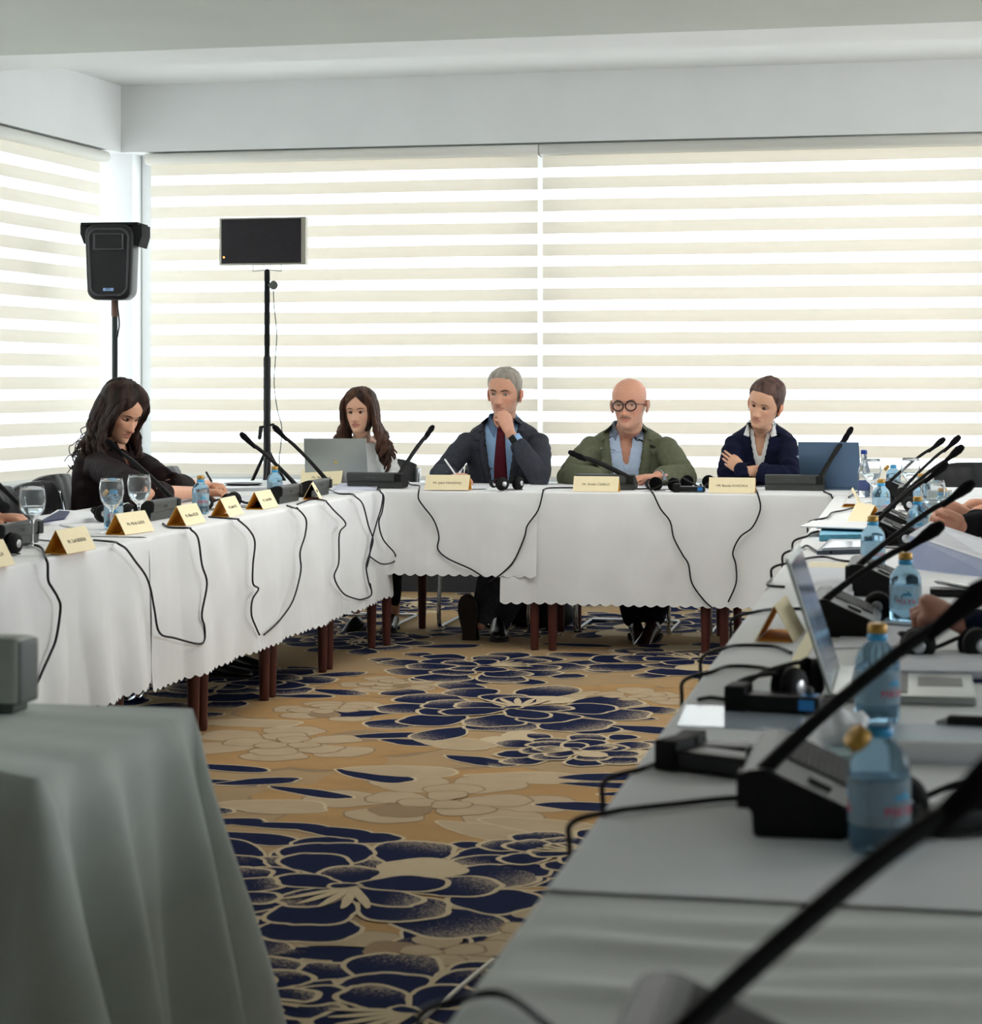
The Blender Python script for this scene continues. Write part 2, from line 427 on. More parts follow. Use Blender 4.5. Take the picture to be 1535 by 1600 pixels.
def blue_flower(p, r, seed):
    random.seed(seed); c = (p[0], p[1]); a0 = random.random()*6
    for k in range(13):      # loose outer petals
        if random.random() < .55:
            blue_petal(c, a0+2*math.pi*k/13, r*random.uniform(.72, .9), r*random.uniform(1.12, 1.38), r*random.uniform(.13, .20), random.random()*6, 5+.1*(k % 3), .012, 1.3)
    for rg, (n, f0, f1, w) in enumerate(((9, .50, 1.0, .25), (7, .25, .70, .21), (5, .05, .44, .15))):
        for k in range(n):
            a = a0+rg*.4+2*math.pi*(k+random.uniform(-.18, .18))/n
            sc = random.uniform(.85, 1.12)
            blue_petal(c, a, r*f0*random.uniform(.8, 1.1), r*f1*sc, r*w*random.uniform(.9, 1.2), random.random()*6, 6+rg*4+(k % 3), .015, 1.3)
    # streaks in the heart
    for k in range(5):
        a = a0+.5+k*.28; o = petal((c[0]+r*.05, c[1]), a, .0, r*.42, r*.030, 1); blob(cen(o), o, 1, 22)
    o = petal(c, a0, -.05*r, .09*r, r*.06, 2, grow=.01); blob(cen(o), o, 1, 23); o = petal(c, a0, -.05*r, .09*r, r*.05, 2); blob(cen(o), o, 5, 23.5, lambda p: .1)
def beige_flower(p, r, seed, back=True):
    random.seed(seed); c = (p[0], p[1]); a0 = random.random()*6
    if back:
        for k in range(7):
            a = a0+2*math.pi*k/7+random.uniform(-.2, .2)
            o = petal(c, a, r*.2, r*1.25, r*.48, random.random()*6, grow=.006); blob(cen(o), o, 4, 1+(k % 2)*.2)
        for k in range(7):
            a = a0+2*math.pi*k/7
            o = petal(c, a, r*.1, r*1.22, r*.50, random.random()*6); blob(cen(o), o, 3, 2+(k % 2)*.2)
    for rg, (n, f0, f1, w) in enumerate(((6, .3, .86, .30), (5, .12, .56, .22), (3, .0, .30, .15))):
        for k in range(n):
            a = a0+rg*.6+2*math.pi*(k+random.uniform(-.15, .15))/n; rn = random.random()*6
            q0, q1, ww = r*f0, r*f1*random.uniform(.85, 1.1), r*w
            o = petal(c, a, q0, q1, ww, rn, grow=.008); blob(cen(o), o, 4, 3+rg*2+(k % 3)*.4)
            o = petal(c, a, q0, q1, ww, rn); blob(cen(o), o, 2, 3.2+rg*2+(k % 3)*.4)
def leaf(p, ang, L, w, seed, navy=True):
    random.seed(seed); o = petal(p, ang, -L/2, L/2, w, seed, lobes=2, grow=.012); blob(cen(o), o, 1, 4)
    i = petal(p, ang, -L/2, L/2, w, seed, lobes=2)
    m = cen(i)
    if navy: blob(m, i, 5, 4.6, lambda q: .15+.5*abs((q[0]-m[0])*math.cos(ang+.5)+(q[1]-m[1])*math.sin(ang+.5))/L)
    else: blob(m, i, 2, 4.6)
F = lambda px, py: (atz(px, py, 0).x, atz(px, py, 0).y)
BL = [(545, 1388, .50), (640, 1585, .42), (330, 1400, .42), (900, 1335, .30), (795, 1108, .56), (755, 1042, .46), (900, 1174, .30),
      (350, 1068, .50), (1085, 1032, .52), (560, 1000, .4), (985, 975, .5), (790, 985, .3), (1150, 950, .5), (430, 975, .5), (640, 945, .4), (880, 930, .5), (380, 1560, .30)]
BE = [(455, 1162, .42), (690, 1252, .46), (690, 1490, .30), (620, 1070, .28), (860, 1450, .36), (980, 1090, .3), (520, 1110, .3), (990, 1020, .25)]
for k, (x, y, r) in enumerate(BE): beige_flower(F(x, y), r, 40+k)
for k, (x, y, r) in enumerate(BL): blue_flower(F(x, y), r, 10+k)
random.seed(3)
for k, (x, y) in enumerate(((350, 1200), (400, 1222), (330, 1222), (580, 1212), (520, 1300), (330, 1285), (430, 1290), (960, 1228), (1000, 1240), (930, 1215), (700, 1460), (760, 1560), (500, 1490), (420, 1510), (370, 1495), (860, 1380), (480, 1238), (560, 1310), (400, 1310), (900, 1260), (1010, 1140), (640, 1160), (740, 1188), (960, 1120), (600, 1150), (470, 1088), (700, 1010), (900, 1008))):
    leaf(F(x, y), random.uniform(-.5, .5), random.uniform(.22, .36), random.uniform(.045, .075), 70+k)
for k, (x, y) in enumerate(((480, 1460), (560, 1500), (800, 1400), (620, 1205), (820, 1215), (420, 1260), (380, 1130), (860, 1090), (700, 1160), (840, 1290), (770, 1300), (940, 1140))):
    leaf(F(x, y), random.uniform(-.6, .6), random.uniform(.3, .45), random.uniform(.07, .11), 130+k, False)
# rest of the room
used = [(F(x, y), r) for x, y, r in BL+BE]
random.seed(99); cnt = 0
for k in range(400):
    c = (random.uniform(-5.8, 4.5), random.uniform(-1.2, 11.8)); r = random.uniform(.35, .5)
    if any(math.hypot(c[0]-q[0][0], c[1]-q[0][1]) < (r+q[1])*.86 for q in used): continue
    used.append((c, r)); st = random.getstate()
    (blue_flower if cnt % 3 else beige_flower)(c, r, 300+k); random.setstate(st); cnt += 1
fb.normal_update()
for f in fb.faces:
    if f.normal.z < 0: f.normal_flip()
struct('floor', fb, FM)
# ================================================================ TABLES AND CLOTHS
TZ = .742
def make_table():
    t = thing('square_table', '', 'table', (0, 0, 0), 'square wooden tables pushed together under the cloths')
    bm = bmesh.new(); box(bm, -.392, .392, -.392, .392, TZ-.03, TZ-.004, .004); obj('tabletop', bm, M_wood, t, local=True)
    bm = bmesh.new()
    for s in (-1, 1):
        box(bm, -.34, .34, s*.36-.01, s*.36+.01, TZ-.10, TZ-.03); box(bm, s*.36-.01, s*.36+.01, -.34, .34, TZ-.10, TZ-.03)
    obj('apron', bm, M_wood, t, local=True, smooth=False)
    for sx in (-1, 1):
        for sy in (-1, 1):
            bm = bmesh.new(); lathe(bm, [(0, 0), (.017, 0), (.019, .01), (.027, .35), (.033, .64), (.033, TZ-.03), (0, TZ-.03)], 16, Matrix.Translation((sx*.362, sy*.362, 0)))
            obj('leg', bm, M_wood, t, local=True)
    return t
XL, XR, YF = -2.50, -.37, 9.50      # aisle side of left row, of right row, front of far row
tabs = []
for k in range(4): tabs.append((-2.54+.4+.81*k, YF+.4, 'square wooden table of the far row, ' + ('at the left corner by the laptop woman', 'in front of the man with the red tie', 'in front of the bald man in olive', 'in front of the woman in navy')[k]))
yl = [9.07, 8.25, 7.435, 6.62, 5.81, 5.0, 4.19]
for k, y in enumerate(yl): tabs.append((XL-.41, y-.0, 'wooden table of the left row, ' + ('first, beside the far corner', 'second, its legs by the crossing shoe', 'third, with two legs under the seam', 'fourth, reddish leg nearest the viewer', 'fifth, hidden behind the grey near table', 'sixth, left of the picture', 'seventh, left of the picture nearer the viewer')[k]))
yr = [9.06-.81*k for k in range(10)]
for k, y in enumerate(yr): tabs.append((XR+.41, y, 'wooden table of the right row, ' + ('first, legs showing beyond the aisle', 'second from the far corner', 'third from the far corner', 'fourth, under the box of water', 'fifth, under the blue folder', 'sixth, under the clear card stand', 'seventh, under the open laptop', 'eighth, under the near microphone', 'ninth, under the wrinkled cloth', 'tenth, nearest the viewer')[k]))
tb = make_table()
for k, (x, y, lb) in enumerate(tabs):
    if k == 0: tb.location = (x, y, 0); tb['label'] = lb
    else: dup(tb, (x, y, 0), 0, lb)
def cloth(label, a, b, n, width, hemf, hemb, seed, scal=.053, fold=.010, material=None, endcap=True, top=.75, wr=None, group=None):
    """a->b: front upper edge in plan; n: outward of front side; width: table depth; hems z"""
    material = material or M_cloth
    a = Vector((a[0], a[1], 0)); b = Vector((b[0], b[1], 0)); n = Vector(n); L = (b-a).length; d = (b-a).normalized()
    NS = max(12, int(L/(scal/6))); bm = bmesh.new(); rr = .012
    def prof(s, side, hem):
        """list of (outward, z) from edge to hem"""
        out = []
        for k in range(4):
            an = R_(90*k/3); out.append((-rr+rr*math.sin(an), top-rr+rr*math.cos(an)))
        ph = (s/scal) % 1; hz = hem+scal*.22*(1-math.sin(math.pi*ph))
        NH = 14
        for j in range(1, NH+1):
            h = j/NH; z = (top-rr)+(hz-(top-rr))*h
            w = fold*h**.8*(math.sin(s*9+seed)+.7*math.sin(s*21+seed*2+h*1.2)+.9*noise.noise(Vector((s*5, h*1.6, seed)))*1.4)
            w += .0035*noise.noise(Vector((s*11, h*5, seed+5)))
            out.append((.004+.022*h+max(-.012*h-.003, w), z))
        return out
    rows = []
    for i in range(NS+1):
        s = L*i/NS; p = a+d*s
        pf = prof(s, 1, hemf); pb = prof(s+31, -1, hemb); row = []
        for o, z in reversed(pf): q = p+n*o; row.append(bm.verts.new((q.x, q.y, z)))
        NT = 20
        for j in range(1, NT):
            q = p-n*(rr+(width-2*rr)*j/NT)
            zz = top+.0012*noise.noise(Vector((q.x*4, q.y*4, seed)))
            if wr: zz += wr(q)
            row.append(bm.verts.new((q.x, q.y, zz)))
        for o, z in pb: q = p-n*(width+o); row.append(bm.verts.new((q.x, q.y, z)))
        rows.append(row)
    for i in range(NS):
        for j in range(len(rows[0])-1): bm.faces.new((rows[i][j], rows[i+1][j], rows[i+1][j+1], rows[i][j+1]))
    bmesh.ops.recalc_face_normals(bm, faces=bm.faces)
    mid = (a+b)/2
    return single('tablecloth', bm, material, label, 'tablecloth', (mid.x, mid.y, 0), group)
# far row
cloth('short pale cloth of the far table, left piece with high scalloped hem', (-2.5, YF), (-1.755, YF-.004), (0, -1, 0), .8, .347, .4, 1.0)
cloth('long pale cloth of the far table, hanging lower under the bald man', (-1.93, YF-.004), (.70, YF-.004), (0, -1, 0), .81, .222, .3, 2.4, top=.7535)
# left row
cloth('white cloth of the left table, far piece reaching the corner', (XL, YF+.04), (XL, 6.41), (1, 0, 0), .82, .235, .3, 3.3, top=.7535, fold=.012)
cloth('white cloth of the left table, near piece beside the grey table', (XL+.004, 6.45), (XL+.004, 3.6), (1, 0, 0), .83, .262, .3, 4.7, fold=.018)
cloth('white cloth of the corner where left and far tables meet', (-3.36, YF+.10), (-2.45, YF+.10), (0, -1, 0), .72, .5, .35, 9.1, top=.7515)
# right row
cloth('white cloth of the right table, far piece under the bottles and papers', (XR-.004, 5.15), (XR-.004, YF-.02), (-1, 0, 0), .83, .25, .25, 5.5, top=.7525)
cloth('white cloth of the right table, middle piece under the near microphone and open laptop', (XR, 2.02), (XR, 5.22), (-1, 0, 0), .83, .25, .25, 6.1, top=.754)
def wr(q):
    w = 0
    for yc, x0, amp, s in ((1.95, -.1, .006, .03), (1.86, -.22, .008, .028), (1.78, .05, .007, .03), (1.72, -.16, .009, .025)):
        w += amp*math.exp(-((q.y-yc-.03*math.sin(q.x*9))/s)**2)*math.exp(-((q.x-x0)/.2)**2)
    return w
cloth('greyish wrinkled cloth on the right table nearest the viewer', (XR-.002, .9), (XR-.002, 2.05), (-1, 0, 0), .83, .25, .25, 7.7, material=M_cloth2, wr=wr)
# near left table with a cloth falling in deep folds
def corner_cloth():
    x0, x1, y0, y1 = -2.15, -1.105, 2.46, 3.06; top = .75
    t = thing('side_table', 'small side table hidden under the grey cloth at the left edge', 'table', ((x0+x1)/2, (y0+y1)/2, 0))
    bm = bmesh.new(); box(bm, x0+.01, x1-.01, y0+.01, y1-.01, .715, .742, .003); obj('tabletop', bm, M_wood, t)
    for X in (x0+.05, x1-.05):
        for Y in (y0+.05, y1-.05):
            bm = bmesh.new(); tube(bm, [(X, Y, .02), (X, Y, .71)], .02, 10); obj('leg', bm, M_wood, t)
    bm = bmesh.new(); r = .02; pts = []
    per = []
    def seg(p, q, n, N):
        for k in range(N): per.append((Vector(p).lerp(Vector(q), k/N), Vector(n), 0))
    def arc(c, a0, a1, N=26):
        for k in range(N):
            a = R_(a0+(a1-a0)*k/N); per.append((Vector(c)+Vector((math.cos(a), math.sin(a)))*r, Vector((math.cos(a), math.sin(a))), math.sin(math.pi*k/N)))
    seg((x0+r, y0), (x1-r, y0), (0, -1), 60); arc((x1-r, y0+r), -90, 0); seg((x1, y0+r), (x1, y1-r), (1, 0), 60); arc((x1-r, y1-r), 0, 90)
    seg((x1-r, y1), (x0+r, y1), (0, 1), 60); arc((x0+r, y1-r), 90, 180); seg((x0, y1-r), (x0, y0+r), (-1, 0), 60); arc((x0+r, y0+r), 180, 270)
    NH = 22; cols = []
    s = 0; prev = per[0][0]
    for p, n, cf in per:
        s += (p-prev).length; prev = p; col = []
        near = min(1, 2.0*math.exp(-min(math.hypot(p.x-cx_, p.y-cy_) for cx_ in (x0, x1) for cy_ in (y0, y1))/.22))
        for j in range(NH+1):
            h = j/NH
            if j == 0: o = -.006; z = top
            else:
                z = top-.012-(top-.03)*h*.96
                f = (.030+.045*near)*h**.6*(.6*math.sin(s*26+1.0)+.5*math.sin(s*43+h*.8)+.7*noise.noise(Vector((s*7, h*1.2, 3))))
                o = .006+.085*h+f+cf*.10*h**.9
                if cf == 0 and near < .3: o -= .02*h
            q = p+n*o; col.append(bm.verts.new((q.x, q.y, z)))
        cols.append(col)
    for i in range(len(cols)):
        A = cols[i]; B = cols[(i+1) % len(cols)]
        for j in range(NH): bm.faces.new((A[j], B[j], B[j+1], A[j+1]))
    bm.faces.new([c[0] for c in cols])
    bmesh.ops.recalc_face_normals(bm, faces=bm.faces)
    single('tablecloth', bm, mat('grey_green_cloth', (196, 202, 196), .85, spec=.15, var=.02, bump=.1, bscale=400), 'grey cloth falling in folds from the small table at the lower left', 'tablecloth', ((x0+x1)/2, (y0+y1)/2, 0))
corner_cloth()
# ================================================================ OBJECTS ON AND AROUND THE TABLES
TT = .7545     # top of the cloths
def text_bm(s, size, ext=.0004):
    cu = bpy.data.curves.new('t', 'FONT'); cu.body = s; cu.size = size; cu.align_x = 'CENTER'; cu.align_y = 'CENTER'; cu.extrude = ext; cu.resolution_u = 3
    o = bpy.data.objects.new('t', cu); COL.objects.link(o)
    dg = bpy.context.evaluated_depsgraph_get(); me = bpy.data.meshes.new_from_object(o.evaluated_get(dg))
    bm = bmesh.new(); bm.from_mesh(me); bpy.data.objects.remove(o); bpy.data.curves.remove(cu); bpy.data.meshes.remove(me)
    return bm
# ---------------------------------------------------------------- microphone units
M_mtop = mat('grey_console_top', (66, 68, 66), .45, spec=.45, var=.06, scale=50)
M_mside = mat('black_console_side', (20, 20, 20), .6, spec=.3)
def mic_unit(loc, rz, tip, label, neckr=.0065):
    t = thing('conference_microphone', label, 'microphone', loc, 'microphone units of the delegates', rz)
    R = Matrix.Rotation(rz, 4, 'Z')
    tl = R.inverted() @ (Vector(tip)-Vector(loc))
    bm = bmesh.new()
    pr = [(-.05, .0), (-.052, .030), (-.064, .034), (-.066, .066), (-.058, .074), (-.035, .076), (.07, .030), (.072, .018), (.05, 0)]
    A = [Vector((-.14, y, z)) for y, z in pr]
    prism(bm, A, Vector((.28, 0, 0)), 0); bmesh.ops.recalc_face_normals(bm, faces=bm.faces)
    bmesh.ops.bevel(bm, geom=[e for e in bm.edges], offset=.0025, segments=2, affect='EDGES')
    for f in bm.faces: 
        f.material_index = 1 if abs(f.normal.x) > .8 else 0
    b = obj('base', bm, [M_mtop, M_mside], t, local=True, smooth=False)
    # top panel, loudspeaker grille, buttons, seam
    sl = math.atan2(.046, .105); MP = Matrix.Translation((0, .018, .0535)) @ Matrix.Rotation(-sl, 4, 'X')
    bm = bmesh.new(); box(bm, -.125, .03, -.042, .042, 0, .0016, .0006, MP)
    for k in range(9): box(bm, -.115, .02, -.036+k*.008, -.034+k*.008, .0016, .003, 0, MP)
    obj('speaker_grille', bm, M_mside, t, local=True, smooth=False)
    bm = bmesh.new(); box(bm, .062, .098, -.01, .018, 0, .004, .0012, MP); obj('button', bm, M_greyp, t, local=True)
    bm = bmesh.new(); box(bm, -.1405, .1405, -.0535, -.0505, .0305, .033); obj('seam', bm, M_mside, t, local=True, smooth=False)
    bm = text_bm('PHILIPS', .014); bmesh.ops.transform(bm, matrix=Matrix.Translation((-.02, -.0665, .05)) @ Matrix.Rotation(R_(90), 4, 'X'), verts=bm.verts)
    obj('lettering', bm, M_greyp, t, local=True, smooth=False)
    # gooseneck
    p0 = Vector((.118, -.055, .052)); d = tl-p0; side = Vector((0, 0, 1))
    P = spline([p0, p0+d*.08+side*.006, p0+d*.35+side*.012, p0+d*.7+side*.010, p0+d*.9], 6)
    n = len(P); rad = [neckr*(1.5-.45*min(1, i/(n*.45))) for i in range(n)]
    bm = bmesh.new(); tube(bm, P, rad, 10); 
    box(bm, .100, .136, -.069, -.030, .030, .070, .004)
    obj('gooseneck', bm, M_mside, t, local=True)
    bm = bmesh.new(); dd = (tl-P[-1]).normalized(); q = P[-1]
    tube(bm, [q-dd*.02, q+dd*.01, q+dd*.03, q+dd*.05, q+dd*.062], [neckr*1.05, neckr*1.35, .0125, .0145, .0115], 14)
    h = obj('microphone_head', bm, mat('foam_windscreen', (20, 18, 22), .95, spec=.15, bump=.6, bscale=900), t, local=True)
    return t
# left row: pixel of neck foot, pixel of tip
def mic_from(nf, tp, rz, label, r=.0065, tipd=None):
    foot = atz(nf[0], nf[1], .80)
    R = Matrix.Rotation(rz, 4, 'Z'); loc = foot-(R @ Vector((.118, -.055, .052))); loc.z = TT
    tipd = tipd or R @ Vector((.0, .25, 0))
    X = foot+tipd                                  # tip lies in the vertical plane across the table through the foot
    tip = aty(tp[0], tp[1], X.y) if abs(math.sin(rz)) > .5 else aty(tp[0], tp[1], X.y)
    return mic_unit(loc, rz, tip, label, r)
q = math.pi/2
mic_from((58, 826), (-30, 735), q, 'microphone unit at the left edge behind the first name cards', .008)
mic_from((275, 789), (176, 697), q, 'microphone unit in front of the woman in dark brown', .008)
mic_from((466, 766), (385, 686), q, 'microphone unit beside the small bottle on the left table', .008)
mic_from((513, 757), (435, 674), q, 'microphone unit at the corner of left and far tables', .008)
mic_from((622, 748), (671, 674), 0, 'microphone unit between the silver laptop and the man with red tie', .010, Vector((.2, .20, 0)))
mic_from((984, 751), (900, 711), 0, 'microphone unit in front of the bald man, neck leaning left', .011, Vector((-.2, .04, 0)))
mic_from((1281, 752), (1324, 680), 0, 'microphone unit in front of the blue laptop', .011, Vector((.12, .06, 0)))
mic_from((1384, 762), (1465, 694), -q, 'farthest microphone unit on the right table', .0065)
mic_from((1407, 772), (1489, 692), -q, 'second farthest microphone unit on the right table', .006)
mic_from((1374, 812), (1492, 708), -q, 'microphone unit behind the bottle, its head just above a darker one', .006)
mic_from((1362, 828), (1464, 737), -q, 'microphone unit with brownish head below its neighbour', .0065)
mic_from((1330, 900), (1502, 768), -q, 'microphone unit whose neck crosses the clasped hands', .0065)
mic_from((1274, 958), (1445, 838), -q, 'microphone unit behind the open laptop', .0065)
mic_from((1172, 1238), (1510, 944), -q, 'large near microphone unit beside the blue bottle', .0075)
nm = mic_from((930, 1775), (1545, 1215), -q, 'nearest microphone unit, cut off at the bottom edge', .0075, Vector((.27, .17, 0)))
# ---------------------------------------------------------------- name cards
def card(c, rz, text, label, w=.205, h=.070, dp=.075, z=TT):
    t = thing('name_card', label, 'name card', (c[0], c[1], z), 'folded name cards along the tables', rz)
    th = .0012; bm = bmesh.new()
    for s in (-1, 1):
        a = Vector((-w/2, s*dp/2, 0)); ap = Vector((-w/2, 0, h)); n = Vector((0, s*h, dp/2)).normalized()*th
        vs = prism(bm, [a, ap, ap+n, a+n] if s > 0 else [a, ap, ap+n, a+n], Vector((w, 0, 0)))
    bmesh.ops.recalc_face_normals(bm, faces=bm.faces)
    for f in bm.faces:
        nrm = f.normal; out = Vector((0, f.calc_center_median().y, .02))
        if nrm.z < -.1: f.material_index = 1
    obj('folded_card', bm, [M_cardp, M_cardin], t, local=True, smooth=False)
    bm = bmesh.new(); box(bm, -w/2+.001, w/2-.001, -dp/2+.004, dp/2-.004, 0, .0012); obj('card_base', bm, M_cardin, t, local=True, smooth=False)
    if text:
        bm = text_bm(text, .0165); al = math.atan2(h, dp/2)
        n = Vector((0, -h, dp/2)).normalized()*(th+.0006)
        bmesh.ops.transform(bm, matrix=Matrix.Translation(Vector((0, -dp/4-.001, h*.46))+n) @ Matrix.Rotation(al, 4, 'X'), verts=bm.verts)
        obj('name_text', bm, M_ink, t, local=True, smooth=False)
    return t
def card_left(px, py, text, label, rot=0):
    p = atz(px, py, TT)          # near corner on the aisle side
    card((p.x-.04, p.y+.10), q+rot, text, label)
card_left(-26, 892, 'Ms. Vesna KOLLA', 'name card cut off at the left edge of the picture')
card_left(108, 866, 'Mr. Zarif BERISHA', 'name card on the left table, first one whole', -.03)
card_left(203, 836, 'Ms. Mirela GASHI', 'name card in front of the two water goblets', -.12)
card_left(292, 822, 'Ms. Albana KELLER', 'name card in front of the microphone of the woman in brown')
card_left(357, 808, 'Ms. Lindita PALI', 'name card right after the small water bottle', .05)
card_left(412, 796, 'Ms. Teuta RAMA', 'name card before the black headset, next to the microphone')
card_left(491, 781, 'Mr. F. LAMI', 'small open name card at the far end of the left table', .25)
def card_far(px, Y, text, label, w=.215):
    p = aty(px, 768, Y); card((p.x, Y+.04), 0, text, label, w)
card_far(697, YF+.012, 'Mr. Jakin HANDHAJ', 'name card in front of the man with the red tie')
card_far(930, YF+.012, 'Mr. Emilio CIARLO', 'name card before the microphone of the bald man')
card_far(1143, YF+.012, 'MR Besida KHADIKA', 'name card in front of the woman in navy')
card_far(500, 9.93, 'Ms. Mira LALA', 'name card leaning behind the corner microphone, under the silver laptop')
def card_right(px, py, label, rz=-q, text=''):
    p = atz(px, py, TT); card((p.x, p.y+.10), rz, text, label)
card_right(1330, 792, 'farthest name card on the right table')
card_right(1352, 820, 'tilted name card with amber inside beside the papers', -q+.35)
card_right(1214, 1003, 'name card with wide amber base left of the open laptop', -q-.05)
card_right(1268, 1062, 'name card half hidden behind the open laptop screen', -q+.1)
# ---------------------------------------------------------------- bottles
M_blueglass = mat('pale_blue_bottle', (176, 216, 240), .06, spec=.5, trans=.9, ior=1.12)
M_water = mat('bottle_water', (236, 244, 248), .05, spec=.3, trans=.9, ior=1.1)
M_blabel = mat('clear_blue_label', (214, 230, 238), .35, spec=.3, alpha=.30)
M_red = mat('red_print', (206, 60, 84), .6); M_lblue = mat('sky_blue_print', (50, 160, 210), .6)
def bottle_parts(t, cap_on=True):
    bm = bmesh.new()
    lathe(bm, [(0, .003), (.020, .001), (.030, .003), (.0330, .010), (.0330, .088), (.0325, .096), (.029, .106), (.021, .116), (.0145, .123), (.0130, .130), (.0130, .139), (.0115, .139), (.0115, .128)], 28)
    obj('bottle_body', bm, M_blueglass, t, local=True)
    bm = bmesh.new(); lathe(bm, [(0, .005), (.028, .006), (.0305, .012), (.0305, .080), (0, .0805)], 24); obj('water', bm, M_water, t, local=True)
    bm = bmesh.new(); lathe(bm, [(.01335, .1245), (.0150, .1255), (.0150, .134), (.01335, .135)], 24); obj('neck_ring', bm, mat('blue_neck', (66, 170, 226), .25, spec=.5), t, local=True)
    bm = bmesh.new(); lathe(bm, [(.0334, .032), (.0336, .033), (.0336, .080), (.0334, .081)], 28); lb = obj('label_sleeve', bm, M_blabel, t, local=True)
    # the word and the peaks, bent around the glass
    for a in (-2.2, .3):
        bm = text_bm('MAYA', .0155, .0002)
        for v in bm.verts:
            x, y = v.co.x, v.co.y; an = a+x/.0338; rr = .0338+v.co.z
            v.co = Vector((rr*math.sin(an), -rr*math.cos(an), .048+y))
        obj('label_word', bm, M_red, lb, local=True, smooth=False)
        bm = bmesh.new()
        for x0, w, h in ((-.004, .007, .008), (.004, .006, .012), (.010, .005, .006)):
            vs = []
            for dx, z in ((-w, 0), (0, h), (w, 0), (0, h*.25)):
                an = a+(x0+dx)/.0338; vs.append(Vector((.0341*math.sin(an), -.0341*math.cos(an), .060+z)))
            polyface(bm, vs)
        obj('label_peaks', bm, M_lblue, lb, local=True, smooth=False)
    bm = bmesh.new()
    prof = [(0, .150), (.0120, .150), (.0142, .148), (.0146, .136), (.0140, .135), (0, .135)]
    M = None if cap_on else Matrix.Translation((-.022, -.006, .118)) @ Matrix.Rotation(R_(-48), 4, 'Y') @ Matrix.Translation((0, 0, -.132))
    lathe(bm, prof, 26, M)
    obj('cap', bm, M_gold, t, local=True)
    if not cap_on:
        bm = bmesh.new(); lathe(bm, [(.0135, .128), (.0142, .129), (.0142, .132), (.0135, .133)], 20); obj('cap_ring', bm, M_gold, t, local=True)
def bottle(px, py, label, open_=False, proto={}):
    p = atz(px, py, TT)
    if open_ not in proto:
        t = thing('water_bottle', label, 'bottle', (p.x, p.y, TT), 'small blue tinted water bottles'); bottle_parts(t, not open_); proto[open_] = t; t.rotation_euler.z = .5
    else: dup(proto[open_], (p.x, p.y, TT), random.uniform(-.3, .9), label)
bottle(1374, 1330, 'nearest blue water bottle with its gold cap hanging open', True)
bottle(1371, 1131, 'water bottle behind the nearest one, before the laptop keyboard')
bottle(1415, 974, 'water bottle beside the blurred fist')
bottle(1364, 893, 'water bottle under the crossing microphone necks')
bottle(1377, 811, 'water bottle beside the tilted name card with amber inside')
bottle(1434, 850, 'water bottle left of the clasped hands')
bottle(1473, 831, 'water bottle right behind the clasped hands')
bottle(1440, 799, 'water bottle near the black chair on the right, behind a microphone neck')
bottle(1396, 774, 'farthest open water bottle on the right table', True)
bottle(313, 803, 'small water bottle beside the forearm of the woman in brown')
bottle(177, 827, 'open water bottle behind the left goblet', True)
bottle(429, 783, 'small water bottle behind the slanting microphone neck on left table')
p = atz(1350, 777, TT); t = thing('glass_water_bottle', 'tall clear glass bottle with blue cap near the blue laptop', 'bottle', (p.x, p.y, TT))
M_cg = mat('clear_glass', (240, 245, 248), .04, spec=.5, trans=.93, ior=1.12)
bm = bmesh.new(); lathe(bm, [(0, .002), (.024, .002), (.027, .008), (.027, .105), (.024, .125), (.014, .160), (.0125, .195), (.0115, .195)], 24); obj('bottle_body', bm, M_cg, t, local=True)
bm = bmesh.new(); lathe(bm, [(0, .212), (.012, .211), (.014, .208), (.014, .193), (0, .193)], 20); obj('cap', bm, mat('blue_cap', (36, 66, 150), .4), t, local=True)
bm = bmesh.new(); lathe(bm, [(.0274, .03), (.0277, .031), (.0277, .075), (.0274, .076)], 24); obj('label_band', bm, mat('navy_label', (70, 84, 130), .5), t, local=True)
# ---------------------------------------------------------------- goblets
M_gg = mat('goblet_glass', (246, 249, 250), .03, spec=.5, trans=.95, ior=1.18)
def goblet(px, py, label, proto=[]):
    p = atz(px, py, TT)
    if proto: dup(proto[0], (p.x, p.y, TT), 0, label); return
    t = thing('water_goblet', label, 'glass', (p.x, p.y, TT), 'water goblets'); proto.append(t)
    bm = bmesh.new()
    lathe(bm, [(.028, .098), (.037, .115), (.0415, .138), (.0415, .155), (.0385, .175), (.0350, .186), (.0338, .186), (.0372, .174), (.0400, .155), (.0400, .138), (.0355, .116), (.026, .100), (.012, .090), (0, .087)], 32)
    lathe(bm, [(.028, .098), (.015, .086), (.006, .078)], 32)
    obj('bowl', bm, M_gg, t, local=True)
    bm = bmesh.new(); lathe(bm, [(0, .082), (.0065, .078), (.0042, .065), (.0040, .02), (.006, .008), (0, .006)], 16); obj('stem', bm, M_gg, t, local=True)
    bm = bmesh.new(); lathe(bm, [(0, .0085), (.008, .006), (.034, .002), (.035, .0005), (0, 0)], 28); obj('foot', bm, M_gg, t, local=True)
    bm = bmesh.new(); lathe(bm, [(0, .089), (.014, .0935), (.0255, .102), (.0345, .118), (.0365, .124), (0, .124)], 24); obj('water', bm, M_water, t, local=True)
goblet(50, 853, 'goblet of water behind the microphone at the left edge')
goblet(174, 833, 'goblet left of its twin, in front of the open bottle')
goblet(217, 824, 'goblet just left of the microphone of the woman in brown')
goblet(1362, 785, 'goblet beside the tall glass bottle on the right table')
goblet(1423, 783, 'goblet near the far chair back on the right table')
goblet(1458, 838, 'goblet between the water bottles before the clasped hands')
